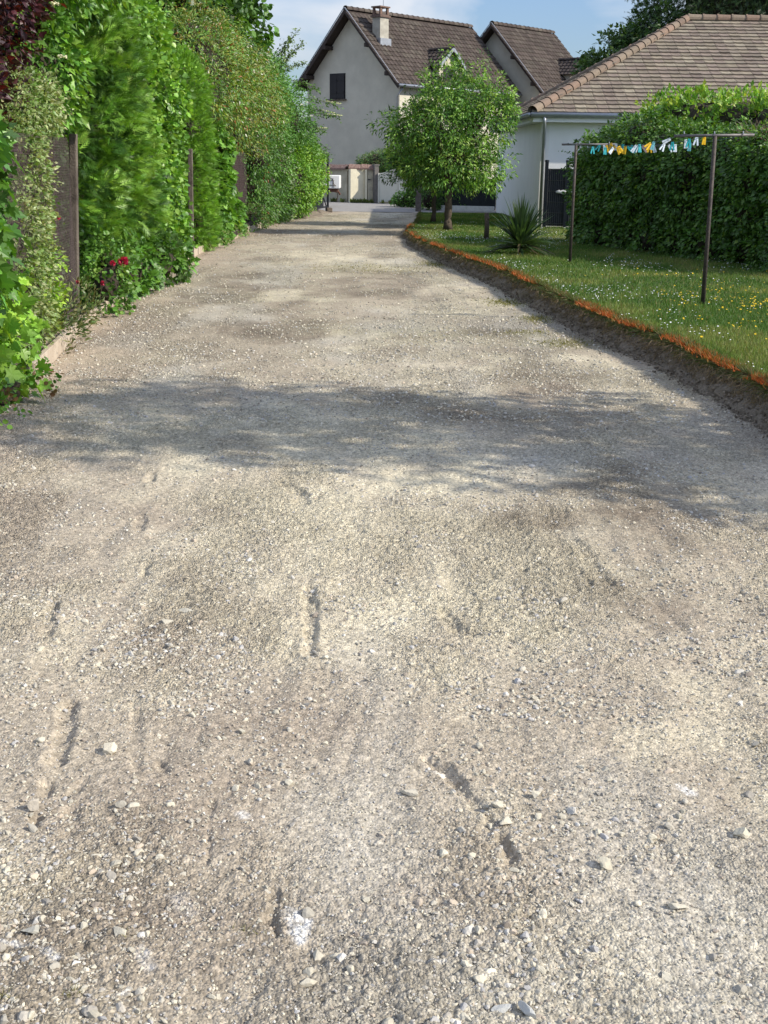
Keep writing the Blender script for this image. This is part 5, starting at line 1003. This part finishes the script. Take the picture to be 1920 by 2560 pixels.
# yucca
def yucca():
    rr_ = np.random.RandomState(4); b = np.array([2.27, 20.95, .22]); V_ = []; F_ = []; C_ = []
    for i in range(230):
        el = rr_.uniform(-.12, 1.5) if i % 3 else rr_.uniform(.7, 1.5); az = rr_.uniform(0, 2 * math.pi); ln = rr_.uniform(.60, .92) * (1 if el > .2 else .85); wd = rr_.uniform(.022, .032)
        d = np.array([math.cos(az) * math.cos(el), math.sin(az) * math.cos(el), math.sin(el)]); s_ = np.cross(d, [0, 0, 1]); s_ /= np.linalg.norm(s_) + 1e-6; up = np.cross(s_, d)
        z0 = .10 + .10 * rr_.rand(); n0 = len(V_); c = np.array([.045, .085, .035]) * rr_.uniform(.6, 1.5) if el > 0 else np.array([.09, .08, .045]) * rr_.uniform(.5, 1.1)
        K = 6
        for k in range(K + 1):
            t = k / K; p = np.array([0, 0, z0]) + d * ln * t + np.array([0, 0, -1]) * (.22 * ln * t * t * math.cos(el) * rr_.uniform(.9, 1.1)); ww = wd * (.6 + .8 * t if t < .4 else .92 * (1 - ((t - .4) / .6) ** 1.6) + .01)
            p[2] = max(p[2], .02)
            V_ += [p - s_ * ww + up * ww * .35, p - up * .0, p + s_ * ww + up * ww * .35]; C_ += [c, c * .9, c]
        for k in range(K):
            q = n0 + 3 * k; F_ += [[q, q + 1, q + 4, q + 3], [q + 1, q + 2, q + 5, q + 4]]
    rt = empty('yucca', b, 'spiky green yucca rosette growing in the lawn near the far clothes post', 'plant')
    link('sword_leaves', np_mesh('sword_leaves', np.array(V_), np.array(F_).reshape(-1), 4, np.array(C_)), m_leaf, rt)
    mb = MB(); mb.tube([(0, 0, -.02), (0, 0, .12)], [.05, .03], 10); mb.build('stem', m_bark, rt)
yucca()

# ------------------------------------------------------------------ clothes line
def tpost(x, y, z, h, arm0, arm1, label, lean=0):
    rt = empty('clothes_post', (x, y, z), label, 'post', 'T-shaped iron clothes posts')
    mb = MB(); mb.tube([(0, 0, -.05), (0, 0, h * .5), (0, 0, h)], [.026, .022, .022], 10); mb.build('upright', m_iron, rt, smooth=True)
    mb = MB(); mb.tube([(arm0, 0, h), (arm1, 0, h + .01)], .016, 8); ar = mb.build('cross_arm', M('galvanised_arm', (.16, .15, .15), .6, .25, 14, metal=.4), rt, smooth=True)
    for t in (.12, .5, .86):
        mb = MB(); xx = arm0 + (arm1 - arm0) * t; mb.tube([(xx, -.02, h + .02), (xx, 0, h + .045), (xx, .02, h + .02)], .006, 5); mb.build('hook', m_zinc, ar)
    rt.rotation_euler = (0, lean, 0)
tpost(3.54, 13.56, .22, 1.82, -.44, .42, 'nearer T-shaped iron clothes post standing among the buttercups', -.012)
tpost(2.87, 19.2, .22, 1.79, -.22, .62, 'farther T-shaped iron clothes post right of the spiky plant', .0)
LNS = [((2.74, 19.2, 2.03), (3.20, 13.56, 2.06)), ((3.02, 19.2, 2.03), (3.52, 13.56, 2.06)), ((3.38, 19.2, 2.03), (3.88, 13.56, 2.06))]
def line_pt(i, t):
    a, b = LNS[i]; s_ = (.11, .09, .075)[i] * 4 * t * (1 - t); return Vector((a[0] + (b[0] - a[0]) * t, a[1] + (b[1] - a[1]) * t, a[2] + (b[2] - a[2]) * t - s_))
for i, nm in enumerate(['left', 'middle', 'right']):
    mb = MB(); mb.tube([line_pt(i, t) for t in np.linspace(0, 1, 13)], .0028, 5); o = mb.build('washing_line', M('green_line', (.05, .12, .11), .5)); tag(o, f'thin green washing line, the {nm} of the strands between the clothes posts', 'washing line', 'washing lines')
def peg_mesh(spread, seed):
    mb = MB()
    for s_ in (-1, 1):
        a = spread; mb.beam((s_ * .004, 0, .022), (s_ * (.004 + math.sin(a) * .085), 0, .022 - math.cos(a) * .085), .016, .010, up=(0, 1, 0))
    mb.tube([(0, -.008, .004), (0, .008, .004)], .007, 8)
    me = bpy.data.meshes.new('clothes_peg'); me.from_pydata(mb.v, [], mb.f); return me
PC = {'teal': (.02, .33, .38), 'white': (.62, .70, .78), 'yellow': (.78, .48, .02), 'pink': (.60, .42, .38), 'pale blue': (.20, .52, .60)}
pm = {k: M('peg_' + k.replace(' ', '_'), v, .45, .05) for k, v in PC.items()}
pegs = [(315, 'teal', .1), (362, 'teal', .5), (400, 'white', -.2), (410, 'teal', .1), (423, 'yellow', 0), (452, 'yellow', -.1), (462, 'white', .7), (478, 'yellow', .6), (493, 'white', 0), (505, 'yellow', -.6), (520, 'yellow', -.4), (543, 'teal', .2), (563, 'yellow', .15), (590, 'teal', -1.0), (618, 'teal', -.9), (636, 'white', .6), (646, 'pale blue', .5), (655, 'white', .4), (673, 'teal', 0), (706, 'pink', -.9), (735, 'yellow', -1.2), (745, 'yellow', .9), (757, 'yellow', .1), (783, 'white', -.3), (780, 'pale blue', .2), (855, 'white', .5), (905, 'white', -.8), (893, 'white', 1.1), (928, 'teal', 0), (948, 'white', .05), (1030, 'white', -.15), (1050, 'teal', .1), (1063, 'pale blue', .1), (1113, 'white', .1), (1173, 'yellow', .05)]
cnt = {}; tot = {}
for p in pegs: tot[p[1]] = tot.get(p[1], 0) + 1
ordn = ['first', 'second', 'third', 'fourth', 'fifth', 'sixth', 'seventh', 'eighth', 'ninth', 'tenth', 'eleventh', 'twelfth', 'thirteenth']
TILT = 16.348
def px_of(v):
    Z = v.z - 1.75; t = R(TILT); a = v.y * math.cos(t) - Z * math.sin(t); b = v.y * math.sin(t) + Z * math.cos(t); u = v.x / a * 3000; w_ = b / a * 3000; return 960 + u * math.cos(R(.7)) + w_ * math.sin(R(.7))
rr_ = np.random.RandomState(3)
LT = [[(px_of(line_pt(i, t)), t) for t in np.linspace(0, 1, 200)] for i in range(3)]
for j, (cx, cn, rot) in enumerate(pegs):
    X_ = 1380 + cx / 3.072; i = [0, 1, 2][(j * 7) % 3]
    cand = [k for k in (i, 1, 0, 2) if LT[k][0][0] < X_ < LT[k][-1][0]]; i = cand[0] if cand else 0
    t = min(LT[i], key=lambda q: abs(q[0] - X_))[1]; v = line_pt(i, t)
    me = peg_mesh(.09 if rr_.rand() < .5 else .2, j); me.materials.append(pm[cn]); o = bpy.data.objects.new('clothes_peg', me); C.objects.link(o); o.scale = (1.15,) * 3; o.location = (v.x, v.y, v.z - .012)
    o.rotation_euler = (rr_.normal() * .15, rot, rr_.normal() * .25); cnt[cn] = cnt.get(cn, 0) + 1
    lab = f'{cn} clothes peg, {ordn[cnt[cn] - 1]} {cn} one from the left on the washing line' if tot[cn] > 1 else f'only {cn} clothes peg hanging on the washing line'
    tag(o, lab, 'clothes peg', 'clothes pegs on the washing line')
